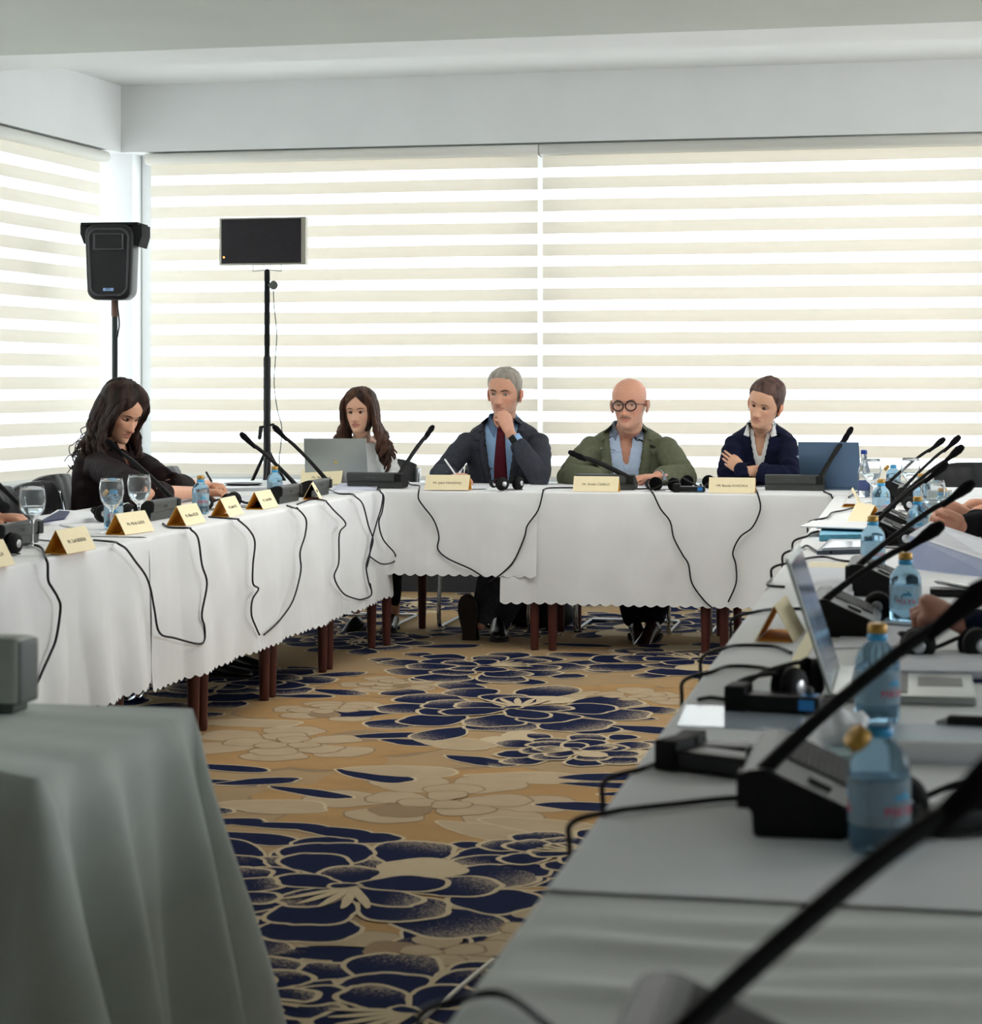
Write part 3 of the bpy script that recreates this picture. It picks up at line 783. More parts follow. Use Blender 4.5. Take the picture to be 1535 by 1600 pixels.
# ---------------------------------------------------------------- headsets and receivers
M_pad = mat('black_ear_foam', (12, 12, 13), .95, spec=.1, bump=.5, bscale=300)
M_disc = mat('silver_disc', (206, 208, 212), .3, metal=.6)
def headset(px, py, rz, label, sp=.075, tilt=0, proto=[]):
    p = atz(px, py, TT)
    if proto: return dup(proto[0], (p.x, p.y, TT), rz, label)
    t = thing('headset', label, 'headphones', (p.x, p.y, TT), 'black interpretation headsets', rz); proto.append(t)
    for s in (-1, 1):
        M = Matrix.Translation((s*sp*.55, 0, .032)) @ Matrix.Rotation(R_(90), 4, 'X') @ Matrix.Rotation(R_(s*14), 4, 'Y')
        bm = bmesh.new(); lathe(bm, [(0, .016), (.018, .016), (.028, .012), (.031, .004), (.031, -.004), (0, -.004)], 22, M); c = obj('ear_cup', bm, M_blackm, t, local=True)
        bm = bmesh.new(); lathe(bm, [(0, .018), (.011, .018), (.0125, .0165), (.0125, .015), (0, .015)], 20, M); obj('silver_disc', bm, M_disc, c, local=True)
        bm = bmesh.new(); lathe(bm, [(0, -.004), (.030, -.004), (.033, -.012), (.028, -.022), (.014, -.024), (0, -.018)], 22, M); obj('ear_pad', bm, M_pad, c, local=True)
    bm = bmesh.new(); P = [Vector((-sp*.55-.004, .004, .045)), Vector((-sp*.75, .03, .052)), Vector((-sp*.5, .085, .035)), Vector((0, .11, .012)), Vector((sp*.5, .085, .035)), Vector((sp*.75, .03, .052)), Vector((sp*.55+.004, .004, .045))]
    tube(bm, spline(P, 6), .0055, 8, flat=(1.5, .7)); obj('headband', bm, M_blackm, t, local=True)
    bm = bmesh.new(); tube(bm, spline([(-.04, .0, .008), (-.06, -.03, .005), (-.01, -.05, .004), (.05, -.03, .004), (.03, .03, .004), (-.03, .04, .004)], 5), .0018, 6); obj('cord', bm, M_cable, t, local=True)
    return t
headset(1481, 1036, .3, 'headset with two bright discs beside the navy sleeve', .10)
headset(1335, 968, -.4, 'headset behind the open laptop, one round disc facing out')
headset(798, 766, 1.0, 'headset lying before the elbow of the man with the red tie')
headset(1040, 767, 2.6, 'headset at the watch hand of the bald man')
headset(1090, 763, 3.4, 'headset next to the blue lit receiver of the bald man')
headset(340, 797, .9, 'headset leaning by the hand of the woman in brown')
headset(385, 793, .3, 'headset lying between name cards and white papers, left table')
headset(0, 868, 1.2, 'headset at the left picture edge before the card')
headset(1255, 1097, 1.3, 'headset under the laptop screen next to the blue lit receiver')
headset(1520, 868, .3, 'headset below the dark sleeve, right edge')
headset(1480, 1298, .4, 'headset in the blurred black heap, lower right')
headset(1405, 800, -.6, 'headset behind the row of bottles on the right table')
headset(1395, 856, -.6, 'headset right of the bottle under crossing microphone necks')
headset(182, 815, .9, 'headset in front of the woman in brown behind goblets')
def receiver(px, py, rz, label, blue=True, proto={}):
    p = atz(px, py, TT)
    if blue in proto: return dup(proto[blue], (p.x, p.y, TT), rz, label)
    t = thing('receiver', label, 'receiver', (p.x, p.y, TT), 'handheld interpretation receivers', rz); proto[blue] = t
    bm = bmesh.new(); box(bm, -.07, .07, -.026, .026, .002, .028, .006); obj('receiver_body', bm, M_black, t, local=True)
    bm = bmesh.new(); box(bm, -.078, -.045, -.030, .030, .0, .040, .005); obj('clip', bm, M_blackm, t, local=True)
    if blue:
        bm = bmesh.new(); box(bm, .038, .062, -.0275, -.0255, .008, .024); box(bm, .038, .062, -.016, .016, .0275, .0287)
        obj('blue_display', bm, mat('blue_lit_display', (44, 112, 178), .3, emit=(.05, .35, .8, 1), estr=.06), t, local=True, smooth=False)
    bm = bmesh.new(); tube(bm, [(.05, .0, .03), (.05, 0, .036)], .006, 12); obj('knob', bm, M_greyp, t, local=True)
    return t
receiver(1078, 769, .0, 'receiver with blue display between the two headsets of the bald man')
receiver(1215, 1112, -.15, 'receiver with blue display on the right table near the clear film')
receiver(1120, 1208, -.45, 'black receiver lying nearer the aisle, before the near microphone', False)
receiver(1150, 1195, -.1, 'black receiver right behind another one near the aisle', False)
receiver(1470, 1300, .6, 'black receiver in the blurred heap, lower right', False)
# ---------------------------------------------------------------- sheets given by their four corners
def flat(name, pts, z, th, m, label, cat, group=None, parent=None):
    P = [atz(x, y, z) for x, y in pts]; c = sum(P, Vector())/4
    bm = bmesh.new(); prism(bm, P, Vector((0, 0, th))); bmesh.ops.recalc_face_normals(bm, faces=bm.faces)
    if parent: return obj(name, bm, m, parent, smooth=False)
    return single(name, bm, m, label, cat, (c.x, c.y, z), group, smooth=False)
M_lines = mat('printed_paper', (236, 237, 242), .8, spec=.2, col2=(214, 216, 226), scale=14, stretch=(1, 12, 1))
M_navyf = mat('navy_folder', (38, 44, 84), .6); M_lil = mat('lilac_paper', (212, 214, 232), .8)
M_ltblue = mat('light_blue_box', (110, 190, 222), .5, var=.1, scale=30); M_greenb = mat('grey_green_booklet', (120, 150, 140), .6)
flat('notebook', [(56, 822), (90, 801), (147, 804), (146, 815)], TT, .012, M_paper, 'white notebook with navy edge beside the left microphone', 'notebook')
flat('notebook', [(60, 818), (92, 800), (108, 801), (100, 812)], TT+.0125, .006, M_navyf, 'thin navy notebook on the white one, left table', 'notebook')
flat('paper_sheet', [(50, 842), (96, 826), (120, 829), (96, 846)], TT, .002, M_paper, 'white paper beside the first whole name card', 'paper', 'loose papers')
flat('paper_sheet', [(120, 812), (150, 802), (215, 806), (190, 818)], TT, .003, M_lines, 'printed paper under the goblets', 'paper', 'loose papers')
flat('notebook', [(190, 800), (205, 792), (230, 794), (222, 803)], TT+.004, .012, mat('olive_notebook', (110, 120, 84), .7), 'olive notebook between the two goblets', 'notebook')
flat('paper_sheet', [(262, 790), (285, 778), (305, 780), (296, 793)], TT, .004, M_paper, 'white papers behind the microphone of the woman in brown', 'paper', 'loose papers')
flat('paper_sheet', [(330, 790), (352, 775), (412, 776), (404, 788)], TT, .003, M_lines, 'white papers under the hand of the woman in brown', 'paper', 'loose papers')
flat('closed_laptop', [(342, 768), (350, 757), (425, 754), (420, 766)], TT+.0, .014, M_silver, 'closed grey laptop at the far end of the left table', 'laptop')
c = atz(380, 757, TT+.016); t = bmesh.new(); lathe(t, [(0, 0), (.08, 0), (.095, .006), (.09, .007), (.078, .003), (0, .003)], 32)
single('round_tray', t, M_black, 'flat round black tray on the closed grey laptop', 'tray', (c.x, c.y, c.z), local=True)
flat('paper_sheet', [(520, 766), (535, 753), (592, 753), (588, 766)], TT, .006, M_lil, 'pale lilac papers left of the far microphone', 'paper', 'loose papers')
flat('paper_sheet', [(486, 771), (545, 764), (572, 765), (560, 770)], TT, .002, M_lines, 'printed page before the corner microphone', 'paper', 'loose papers')
flat('paper_sheet', [(690, 764), (694, 759), (760, 759), (760, 764)], TT, .004, M_lines, 'notes under the writing hand', 'paper', 'loose papers')
flat('paper_sheet', [(985, 764), (990, 758), (1050, 758), (1050, 764)], TT, .003, M_lines, 'paper under the hands of the bald man', 'paper', 'loose papers')
flat('paper_sheet', [(1250, 824), (1270, 815), (1425, 818), (1400, 829)], TT+.028, .004, M_paper, 'white sheet sticking out over the aisle edge, on the blue box', 'paper', 'loose papers')
flat('document_folder', [(1276, 826), (1290, 818), (1425, 820), (1420, 830)], TT+.020, .007, mat('grey_blue_folder', (96, 118, 150), .6), 'grey blue folder under the white sheet', 'folder')
flat('tissue_box', [(1280, 845), (1284, 834), (1352, 833), (1350, 844)], TT, .019, M_ltblue, 'flat light blue box under the folder on the right table', 'box')
t = thing('tablet_case', 'dark striped tablet case on the right table before the blue box', 'tablet', tuple(atz(1320, 857, TT)))
flat('case_lower', [(1276, 866), (1296, 847), (1368, 847), (1368, 864)], TT, .010, mat('dark_slate', (56, 66, 82), .35), '', '', parent=t)
flat('case_upper', [(1284, 860), (1300, 846), (1368, 846), (1368, 858)], TT+.0105, .006, M_silver, '', '', parent=t)
flat('screen_glass', [(1288, 857), (1303, 846.5), (1366, 846.5), (1366, 855)], TT+.017, .002, mat('slate_glass', (50, 70, 96), .1), '', '', parent=t)
flat('paper_sheet', [(1262, 890), (1266, 879), (1352, 882), (1352, 893)], TT, .004, mat('cream_paper', (236, 226, 200), .8), 'cream paper across the right table beside a bottle', 'paper', 'loose papers')
flat('paper_stack', [(1255, 942), (1262, 893), (1345, 895), (1330, 945)], TT, .012, M_lines, 'stack of printed papers behind the laptop screen', 'paper stack')
flat('paper_sheet', [(1300, 1015), (1330, 972), (1440, 975), (1445, 1010)], TT, .003, M_lines, 'printed sheet beyond the laptop keyboard', 'paper', 'loose papers')
flat('paper_sheet', [(1380, 975), (1392, 958), (1450, 962), (1450, 980)], TT+.004, .004, mat('blue_white_paper', (205, 222, 240), .7), 'pale blue leaflet at the foot of a bottle', 'paper', 'loose papers')
flat('notebook', [(1400, 1062), (1420, 1028), (1600, 1032), (1600, 1064)], TT+.002, .016, M_lines, 'white notebook with dark edge beside the headset, right edge', 'notebook')
flat('notebook', [(1402, 1064), (1405, 1058), (1600, 1060), (1600, 1068)], TT, .005, M_navyf, 'navy notebook just under the white one', 'notebook')
flat('plastic_film', [(1058, 1135), (1072, 1103), (1262, 1106), (1246, 1142)], TT, .0015, mat('clear_film', (196, 208, 222), .12, spec=.6), 'clear glossy plastic film hanging near the aisle edge', 'plastic film')
flat('booklet', [(1290, 1192), (1310, 1140), (1640, 1146), (1640, 1192)], TT, .010, mat('lavender_booklet', (190, 196, 214), .5, col2=(150, 186, 176), scale=2), 'pale booklet lying open behind the near bottle', 'booklet')
bm = bmesh.new(); A = atz(1405, 1176, TT+.012); B = atz(1640, 1182, TT+.012)
tube(bm, [A, B], .016, 16, flat=(.8, 1)); single('rolled_page', bm, M_paper, 'white page curling up on the open booklet', 'page', tuple((A+B)/2))
# standing brochure
t = thing('brochure', 'lilac brochure standing half open below the clasped hands', 'brochure', tuple(atz(1480, 905, TT)))
a = atz(1420, 888, TT); b = atz(1560, 904, TT); bm = bmesh.new()
u = Vector((0, 0, .085)); prism(bm, [a, b, b+u*.35+Vector((0, .06, 0)), a+u+Vector((0, .06, 0))], Vector((0, .002, .001))); obj('front_page', bm, mat('lilac_print', (186, 194, 222), .7, col2=(170, 180, 214), scale=10), t, smooth=False)
a2 = a+u+Vector((0, .06, 0)); b2 = b+u*.35+Vector((0, .06, 0)); bm = bmesh.new(); prism(bm, [a2, b2, b2+Vector((.1, .16, .01)), a2+Vector((.06, .12, .03))], Vector((0, 0, .003))); obj('folded_page', bm, M_lines, t, smooth=False)
# tissue
random.seed(5); c = atz(1318, 1170, TT); bm = bmesh.new(); ball(bm, c+Vector((0, 0, .022)), (.036, .040, .030), seg=24)
for v in bm.verts: v.co += (v.co-c)*.35*noise.noise((v.co-c)*45)
single('tissue', bm, M_paper, 'crumpled white tissue left of the near bottle', 'tissue', tuple(c))
# pens and phone
def pen(a, b, z, m, label, r=.0045, nib=None):
    A = atz(a[0], a[1], z); B = atz(b[0], b[1], z); bm = bmesh.new(); A.z = B.z = z+r
    d = (B-A).normalized(); t = thing('pen', label, 'pen', tuple(A), 'pens'); tube(bm, [A+d*.02, B], r, 10); obj('barrel', bm, m, t)
    bm = bmesh.new(); tube(bm, [A, A+d*.02], [r*.3, r], 10); obj('tip', bm, M_silver, t)
pen((1465, 1141), (1600, 1147), TT, M_black, 'thick black pen with white clip near the booklet', .012)
pen((1460, 912), (1540, 926), TT+.02, M_silver, 'silver pen on the black case at the right edge', .006)
pen((92, 822), (125, 829), TT+.012, M_silver, 'silver pen on the left papers')
bm = bmesh.new(); c = atz(1500, 932, TT); box(bm, c.x-.07, c.x+.09, c.y-.02, c.y+.05, TT, TT+.018, .004); single('black_case', bm, M_black, 'black case under the silver pen at the right edge', 'case', (c.x, c.y, TT))
bm = bmesh.new(); c = atz(1497, 1142, TT); box(bm, c.x-.01, c.x+.11, c.y+.04, c.y+.06, TT, TT+.014, .004); single('spectacle_case', bm, M_paper, 'slim white case behind the thick black pen', 'case', (c.x, c.y, TT))
# small acrylic stand
p = atz(1467, 823, TT); t = thing('menu_stand', 'small white framed stand behind the water bottles, right side', 'stand', (p.x, p.y, TT))
bm = bmesh.new()
for x0, x1, z0, z1 in ((-.045, -.040, 0, .13), (.040, .045, 0, .13), (-.045, .045, .125, .13), (-.045, .045, 0, .008)): box(bm, x0, x1, -.004, .004, z0, z1, .001)
obj('frame', bm, M_frame, t, local=True, smooth=False)
bm = bmesh.new(); box(bm, -.039, .039, -.001, .001, .01, .124); obj('card', bm, mat('pale_print_card', (228, 226, 206), .6, col2=(190, 212, 214), scale=30), t, local=True, smooth=False)
# ---------------------------------------------------------------- laptops
def laptop(c, rz, ang, w, h, mlid, label, screen=None, logo=None):
    """hinge at c; keyboard extends along local +y (towards user), lid opens by ang from the deck"""
    t = thing('laptop', label, 'laptop', (c[0], c[1], TT), None, rz)
    bm = bmesh.new(); box(bm, -w/2, w/2, 0, h, 0, .014, .003); dk = obj('deck', bm, mlid, t, local=True)
    bm = bmesh.new()
    for i in range(13):
        for j in range(5): box(bm, -w*.42+i*w*.0655, -w*.42+i*w*.0655+w*.055, h*.12+j*h*.085, h*.12+j*h*.085+h*.07, .0135, .0155)
    obj('keyboard', bm, M_black, dk, local=True, smooth=False)
    bm = bmesh.new(); box(bm, -.05, .05, h*.60, h*.92, .0138, .0146); obj('touchpad', bm, M_greyp, dk, local=True, smooth=False)
    ML = Matrix.Translation((0, .002, .013)) @ Matrix.Rotation(R_(ang), 4, 'X')
    bm = bmesh.new(); box(bm, -w/2, w/2, 0, h, 0, .006, .003, ML); ld = obj('lid', bm, mlid, t, local=True)
    if screen:
        bm = bmesh.new(); box(bm, -w/2+.008, w/2-.008, .01, h-.01, -.0008, .0004, 0, ML); obj('screen', bm, screen, ld, local=True, smooth=False)
    if logo:
        bm = bmesh.new(); ball(bm, (.0, h*.45, .0062), (.012, .008, .0008), seg=12); bmesh.ops.transform(bm, matrix=ML, verts=bm.verts); obj('logo', bm, logo, ld, local=True)
    return t
# lid rotation 0 = flat on deck ; >90 leans back away from the user
M_lap = mat('silver_laptop', (168, 172, 168), .3, metal=.55, var=.06, scale=2)
M_scr = mat('laptop_screen', (60, 74, 98), .12, spec=.6, col2=(130, 150, 176), scale=9)
c = aty(526, 757, 9.98)
laptop((c.x, 9.98), .04, 100, .325, .222, M_lap, 'silver laptop open in front of the long haired woman in white', M_scr, mat('gold_logo', (196, 180, 110), .3, metal=.5))
c = aty(1284, 768, 9.72)
laptop((c.x+.035, 9.93), -.12, 112, .29, .235, mat('blue_laptop', (92, 116, 144), .35, metal=.35), 'blue laptop open beside the woman in navy', M_scr)
laptop((-.135, 3.46), -q, 108, .33, .225, M_lap, 'open laptop on the right table seen edge on', M_scr)
# rounded grey device at the left edge
P0 = atz(20, 1112, TT); t = thing('table_device', 'grey rounded device on the grey cloth, cut by the left edge', 'device', (P0.x-.12, P0.y, TT-.004))
bm = bmesh.new(); box(bm, P0.x-.30, P0.x+.012, P0.y-.012, P0.y+.06, .766, .868, .012); obj('housing', bm, mat('light_grey_plastic', (178, 182, 174), .5), t)
bm = bmesh.new(); box(bm, P0.x-.004, P0.x+.015, P0.y-.008, P0.y+.064, .764, .864, .010); obj('side_panel', bm, mat('mid_grey_plastic', (112, 116, 114), .5), t)
bm = bmesh.new(); box(bm, P0.x-.28, P0.x-.0, P0.y+.0, P0.y+.055, .7505, .768, .004); obj('foot', bm, M_greyp, t)
# ---------------------------------------------------------------- loudspeaker and panel on poles
d = 11.35; P = aty(179, 600, 11.0); sx, sy = P.x, 11.0
k_ = (sy/ray(179, 600).y)/FPX       # metres per pixel there
zof = lambda py: CAMZ+(HY-py)*k_
t = thing('speaker_stand', 'black pole stand carrying the loudspeaker behind the woman in brown', 'stand', (sx, sy, 0))
bm = bmesh.new(); tube(bm, [(sx, sy, .12), (sx, sy, zof(480))], .016, 14); obj('pole', bm, mat('dark_green_grey_pole', (44, 52, 50), .5), t)
bm = bmesh.new(); tube(bm, [(sx, sy, zof(492)), (sx, sy, zof(468))], .020, 14); obj('collar', bm, mat('brown_collar', (112, 84, 72), .6), t)
for k in range(3):
    a = R_(30+120*k); bm = bmesh.new(); tube(bm, [(sx, sy, .45), (sx+.42*math.cos(a), sy+.42*math.sin(a), .012)], .011, 8); obj('leg', bm, M_black, t)
bm = bmesh.new(); tube(bm, spline([(sx+.02, sy-.02, zof(470)), (sx+.035, sy-.02, zof(505)), (sx+.025, sy-.02, zof(525)), (sx+.018, sy-.017, zof(560)), (sx+.018, sy-.018, .3)], 5), .004, 6); single('cord', bm, M_cable, 'thin cord along the pole under the loudspeaker', 'cable', (sx, sy, .3))
zb, zt = zof(470), zof(352); t = thing('loudspeaker', 'black loudspeaker with rounded front on the pole in the corner', 'loudspeaker', (sx, sy, zb))
rzs = .12; bm = bmesh.new(); H_ = zt-zb; w = .155
def rr_poly(w0, w1, h, r, n=6):
    """rounded trapezoid: half width w0 bottom, w1 top"""
    pts = []
    for cx_, cz_, a0 in ((w0-r, r, -90), (w1-r, h-r, 0), (-w1+r, h-r, 90), (-w0+r, r, 180)):
        for k in range(n+1): a = R_(a0+90*k/n); pts.append((cx_+r*math.cos(a), cz_+r*math.sin(a)))
    return pts
O = rr_poly(.128, .140, H_, .058)
rings = []
for y, s in ((-.13, .93), (-.122, .98), (-.10, 1.0), (.02, .97), (.10, .78), (.13, .55)):
    rings.append([bm.verts.new((x*s, y, H_/2+(z-H_/2)*(1-(1-s)*.5))) for x, z in O])
n = len(O)
for a, b in zip(rings, rings[1:]):
    for k in range(n): bm.faces.new((a[k], a[(k+1) % n], b[(k+1) % n], b[k]))
bm.faces.new(rings[-1]); bm.faces.new(list(reversed(rings[0])))
bmesh.ops.recalc_face_normals(bm, faces=bm.faces); obj('cabinet', bm, M_black, t, local=True)
bm = bmesh.new(); G = rr_poly(.100, .110, H_*.86, .05); A = [Vector((x, -.134, H_*.06+z)) for x, z in G]; prism(bm, A, Vector((0, .01, 0))); g = obj('grille', bm, mat('black_grille', (30, 30, 32), .6, bump=.4, bscale=500), t, local=True, smooth=False)
bm = bmesh.new(); tube(bm, [Vector((x*1.04, -.134, H_*.06+z*1.01)) for x, z in G]+[Vector((G[0][0]*1.04, -.134, H_*.06+G[0][1]))], .006, 8, caps=False); obj('rim', bm, mat('dark_grey_rim', (70, 70, 74), .45), t, local=True)
bm = bmesh.new()   # horn mouth: a flared recess
a = [(-.088, .0), (.088, .0), (.088, .088), (-.088, .088)]; b_ = [(-.028, .03), (.028, .03), (.028, .066), (-.028, .066)]
o1 = [bm.verts.new((x, -.141, H_*.66+z)) for x, z in a]; o2 = [bm.verts.new((x, -.105, H_*.66+z)) for x, z in b_]
for k in range(4): bm.faces.new((o1[k], o1[(k+1) % 4], o2[(k+1) % 4], o2[k]))
bm.faces.new(o2); obj('horn', bm, mat('dark_grey_horn', (74, 74, 76), .5), t, local=True, smooth=False)
bm = bmesh.new()
for z in (0, .088): box(bm, -.09, .09, -.143, -.132, H_*.66+z-.003, H_*.66+z+.003, .002)
obj('horn_edge', bm, mat('dark_grey_rim', (52, 52, 55)), t, local=True)
bm = bmesh.new(); box(bm, -.030, .030, -.142, -.134, H_*.115, H_*.155, .003); bd = obj('badge', bm, mat('pale_blue_badge', (150, 180, 226), .4), t, local=True)
bm = text_bm('FBT', .020); bmesh.ops.transform(bm, matrix=Matrix.Translation((0, -.1425, H_*.135)) @ Matrix.Rotation(R_(90), 4, 'X'), verts=bm.verts); obj('badge_letters', bm, M_navyf, bd, local=True, smooth=False)
bm = bmesh.new()      # cloth cover folded over the top, hanging at both sides
for s, dz, x1 in ((-1, .11, .175), (1, .13, .180)):
    prism(bm, [Vector((s*.125, -.11, H_+.004)), Vector((s*x1, -.09, H_-.004)), Vector((s*x1, -.09, H_-dz*.5)), Vector((s*(x1-.02), -.09, H_-dz)), Vector((s*.135, -.10, H_-dz*.9))], Vector((0, .19, 0)))
box(bm, -.165, .165, -.12, .11, H_-.008, H_+.008, .004); obj('cover', bm, mat('black_cover_cloth', (24, 25, 26), .9), t, local=True, smooth=False)
t.rotation_euler.z = rzs
# infrared emitter panel on pole
P = aty(417, 600, 11.2); sx, sy = P.x, 11.2; k_ = (sy/ray(417, 600).y)/FPX; zof = lambda py: CAMZ+(HY-py)*k_
t = thing('panel_stand', 'tall black pole stand carrying the flat dark infrared panel', 'stand', (sx, sy, 0))
bm = bmesh.new(); tube(bm, [(sx, sy, .15), (sx, sy, zof(560))], .021, 14); obj('lower_pole', bm, M_black, t)
bm = bmesh.new(); tube(bm, [(sx, sy, zof(570)), (sx, sy, zof(424))], .016, 14); obj('upper_pole', bm, M_blackm, t)
bm = bmesh.new(); tube(bm, [(sx, sy, zof(446)), (sx+.045, sy-.01, zof(446))], .012, 12); ball(bm, (sx+.045, sy-.02, zof(446)), (.026, .014, .026)); kn = obj('clamp_knob', bm, M_greyp, t)
bm = bmesh.new(); tube(bm, [(sx-.04, sy-.01, zof(668)), (sx+.04, sy-.01, zof(663))], .007, 8); tube(bm, [(sx-.03, sy-.02, zof(668)), (sx-.035, sy-.03, zof(684))], .012, 8); obj('lower_clamp', bm, M_black, t)
for k in range(3):
    a = R_(-20+120*k+180); bm = bmesh.new(); tube(bm, [(sx, sy, zof(700)), (sx+.5*math.cos(a), sy+.5*math.sin(a), .012)], .010, 8); obj('leg', bm, M_black, t)
t = thing('infrared_panel', 'flat dark infrared emitter panel in silver frame on top of the tall pole', 'screen', (sx, sy, zof(424)))
x0 = aty(344, 400, sy).x; x1 = aty(479, 400, sy).x; z0 = zof(414); z1 = zof(340)
bm = bmesh.new(); box(bm, x0, x1, sy-.02, sy+.035, z0, z1, .004); obj('frame', bm, mat('champagne_metal', (176, 172, 158), .35, metal=.5), t)
bm = bmesh.new(); box(bm, x0+.014, x1-.028, sy-.024, sy-.018, z0+.009, z1-.008, .001); 
sc = obj('dark_face', bm, mat('dark_violet_lattice', (24, 18, 26), .35, bump=.3, bscale=160, var=.2, scale=60), t, smooth=False)
bm = bmesh.new(); ball(bm, (x0+.030, sy-.026, z0+.045), (.006, .003, .006)); obj('indicator_light', bm, mat('orange_indicator', (255, 150, 60), .4, emit=(1, .35, .08, 1), estr=2.5), sc)
bm = bmesh.new()
for s in (-1, 1): tube(bm, [(sx+s*.085, sy, z0+.01), (sx+s*.085, sy, zof(424)), (sx+s*.018, sy, zof(422)), (sx+s*.018, sy, z0+.01)], .003, 6)
obj('bracket', bm, M_silver, t)
pp = [(427, 455), (428, 480), (432, 520), (430, 560), (428, 600), (433, 640), (440, 668), (438, 700), (436, 740)]
bm = bmesh.new(); tube(bm, spline([aty(x, y, 11.18) for x, y in pp]+[Vector((sx+.1, 11.2, .02))], 4), .0028, 6); single('cord', bm, mat('grey_green_cord', (96, 108, 100), .6), 'thin cord hanging beside the pole of the dark infrared panel', 'cable', (sx, sy, .3))
# ---------------------------------------------------------------- chairs
M_leath = M_leather
def chair(x, y, rz, label, proto=[]):
    if proto: return dup(proto[0], (x, y, 0), rz, label)
    t = thing('cantilever_chair', label, 'chair', (x, y, 0), 'black leather chairs with chrome frames', rz); proto.append(t)
    bm = bmesh.new(); box(bm, -.23, .23, -.23, .22, .41, .475, .028)
    for k in range(1, 5):
        pass
    obj('seat', bm, M_leath, t, local=True)
    bm = bmesh.new()     # backrest: gently curved panel with vertical seams
    N, Mz = 24, 16; fr = []; bk = []
    for i in range(N+1):
        u = -1+2*i/N; cf = []; cb = []
        for j in range(Mz+1):
            v = j/Mz; hw = .225*(1-.03*v); z = .50+.36*v-.035*abs(u)**3.5*v
            x_ = hw*u; y_ = .20+.075*v-.045*(u*u)*-1*.6; seam = .007*abs(math.sin(u*math.pi*2.5))**.5
            th = .028*(1-.6*abs(u)**8)*(1-.5*abs(2*v-1)**6)
            cf.append(bm.verts.new((x_, y_-th-seam*.8, z))); cb.append(bm.verts.new((x_, y_+th*.6, z)))
        fr.append(cf); bk.append(cb)
    for i in range(N):
        for j in range(Mz):
            bm.faces.new((fr[i][j], fr[i+1][j], fr[i+1][j+1], fr[i][j+1])); bm.faces.new((bk[i][j], bk[i][j+1], bk[i+1][j+1], bk[i+1][j]))
        bm.faces.new((fr[i][0], bk[i][0], bk[i+1][0], fr[i+1][0])); bm.faces.new((fr[i][Mz], fr[i+1][Mz], bk[i+1][Mz], bk[i][Mz]))
    for j in range(Mz): bm.faces.new((fr[0][j], fr[0][j+1], bk[0][j+1], bk[0][j])); bm.faces.new((fr[N][j], bk[N][j], bk[N][j+1], fr[N][j+1]))
    obj('backrest', bm, M_leath, t, local=True)
    for s in (-1, 1):
        bm = bmesh.new(); tube(bm, spline([(s*.235, .28, .80), (s*.235, .24, .60), (s*.235, .22, .44), (s*.235, .18, .405), (s*.235, -.18, .40), (s*.235, -.235, .37), (s*.235, -.25, .25), (s*.235, -.26, .06), (s*.235, -.23, .014), (s*.235, -.15, .013), (s*.235, .24, .013)], 5), .011, 10)
        obj('side_frame', bm, M_chrome, t, local=True)
    bm = bmesh.new(); tube(bm, [(-.235, .24, .013), (.235, .24, .013)], .011, 10); obj('cross_bar', bm, M_chrome, t, local=True)
    bm = bmesh.new(); tube(bm, [(-.235, .12, .395), (.235, .12, .395)], .009, 8); obj('cross_bar', bm, M_chrome, t, local=True)
    return t
def cx(px, Y): return aty(px, 700, Y).x
for px, lb in ((567, 'chair of the long haired woman in white'), (772, 'chair of the man with the red tie'), (983, 'chair of the bald man'), (1190, 'chair of the woman in navy')): chair(cx(px, 10.47), 10.47, 0, lb)
for X, Y, lb in ((-3.47, 8.50, 'chair of the woman in dark brown'), (-3.30, 9.42, 'empty chair right of the woman in dark brown'), (-3.27, 7.86, 'empty chair behind the goblet at the left'), (-3.25, 7.42, 'empty chair close to the left edge, mostly behind hair'), (-3.46, 6.50, 'chair of the person cut off at the left edge')):
    chair(X, Y, q, lb)
chair(.30, 10.47, 0, 'empty black chair at the far right corner')
chair(.76, 8.35, -q, 'chair of the person with one hand at the right edge')
chair(.74, 6.95, -q, 'chair of the person with clasped hands'); chair(.74, 4.22, -q, 'chair of the person in the navy sleeve')
# bag under the far table
t = thing('shoulder_bag', 'black bag on the floor under the far table', 'bag', tuple(atz(835, 985, 0)))
c = atz(838, 982, 0); bm = bmesh.new(); ball(bm, c+Vector((0, .1, .075)), (.19, .12, .10), seg=28)
for v in bm.verts:
    v.co.z = max(.004, v.co.z+.03*noise.noise(v.co*7)); v.co.x += .02*noise.noise(v.co*9+Vector((3, 3, 3)))
obj('bag_body', bm, mat('black_bag_fabric', (17, 17, 19), .8, bump=.3, bscale=90), t)
bm = bmesh.new(); tube(bm, spline([c+Vector(v) for v in ((-.16, .05, .10), (-.20, .0, .17), (-.25, -.04, .12), (-.28, -.05, .03), (-.22, -.06, .012), (-.14, -.02, .03))], 6), .007, 8); obj('strap', bm, M_blackm, t)
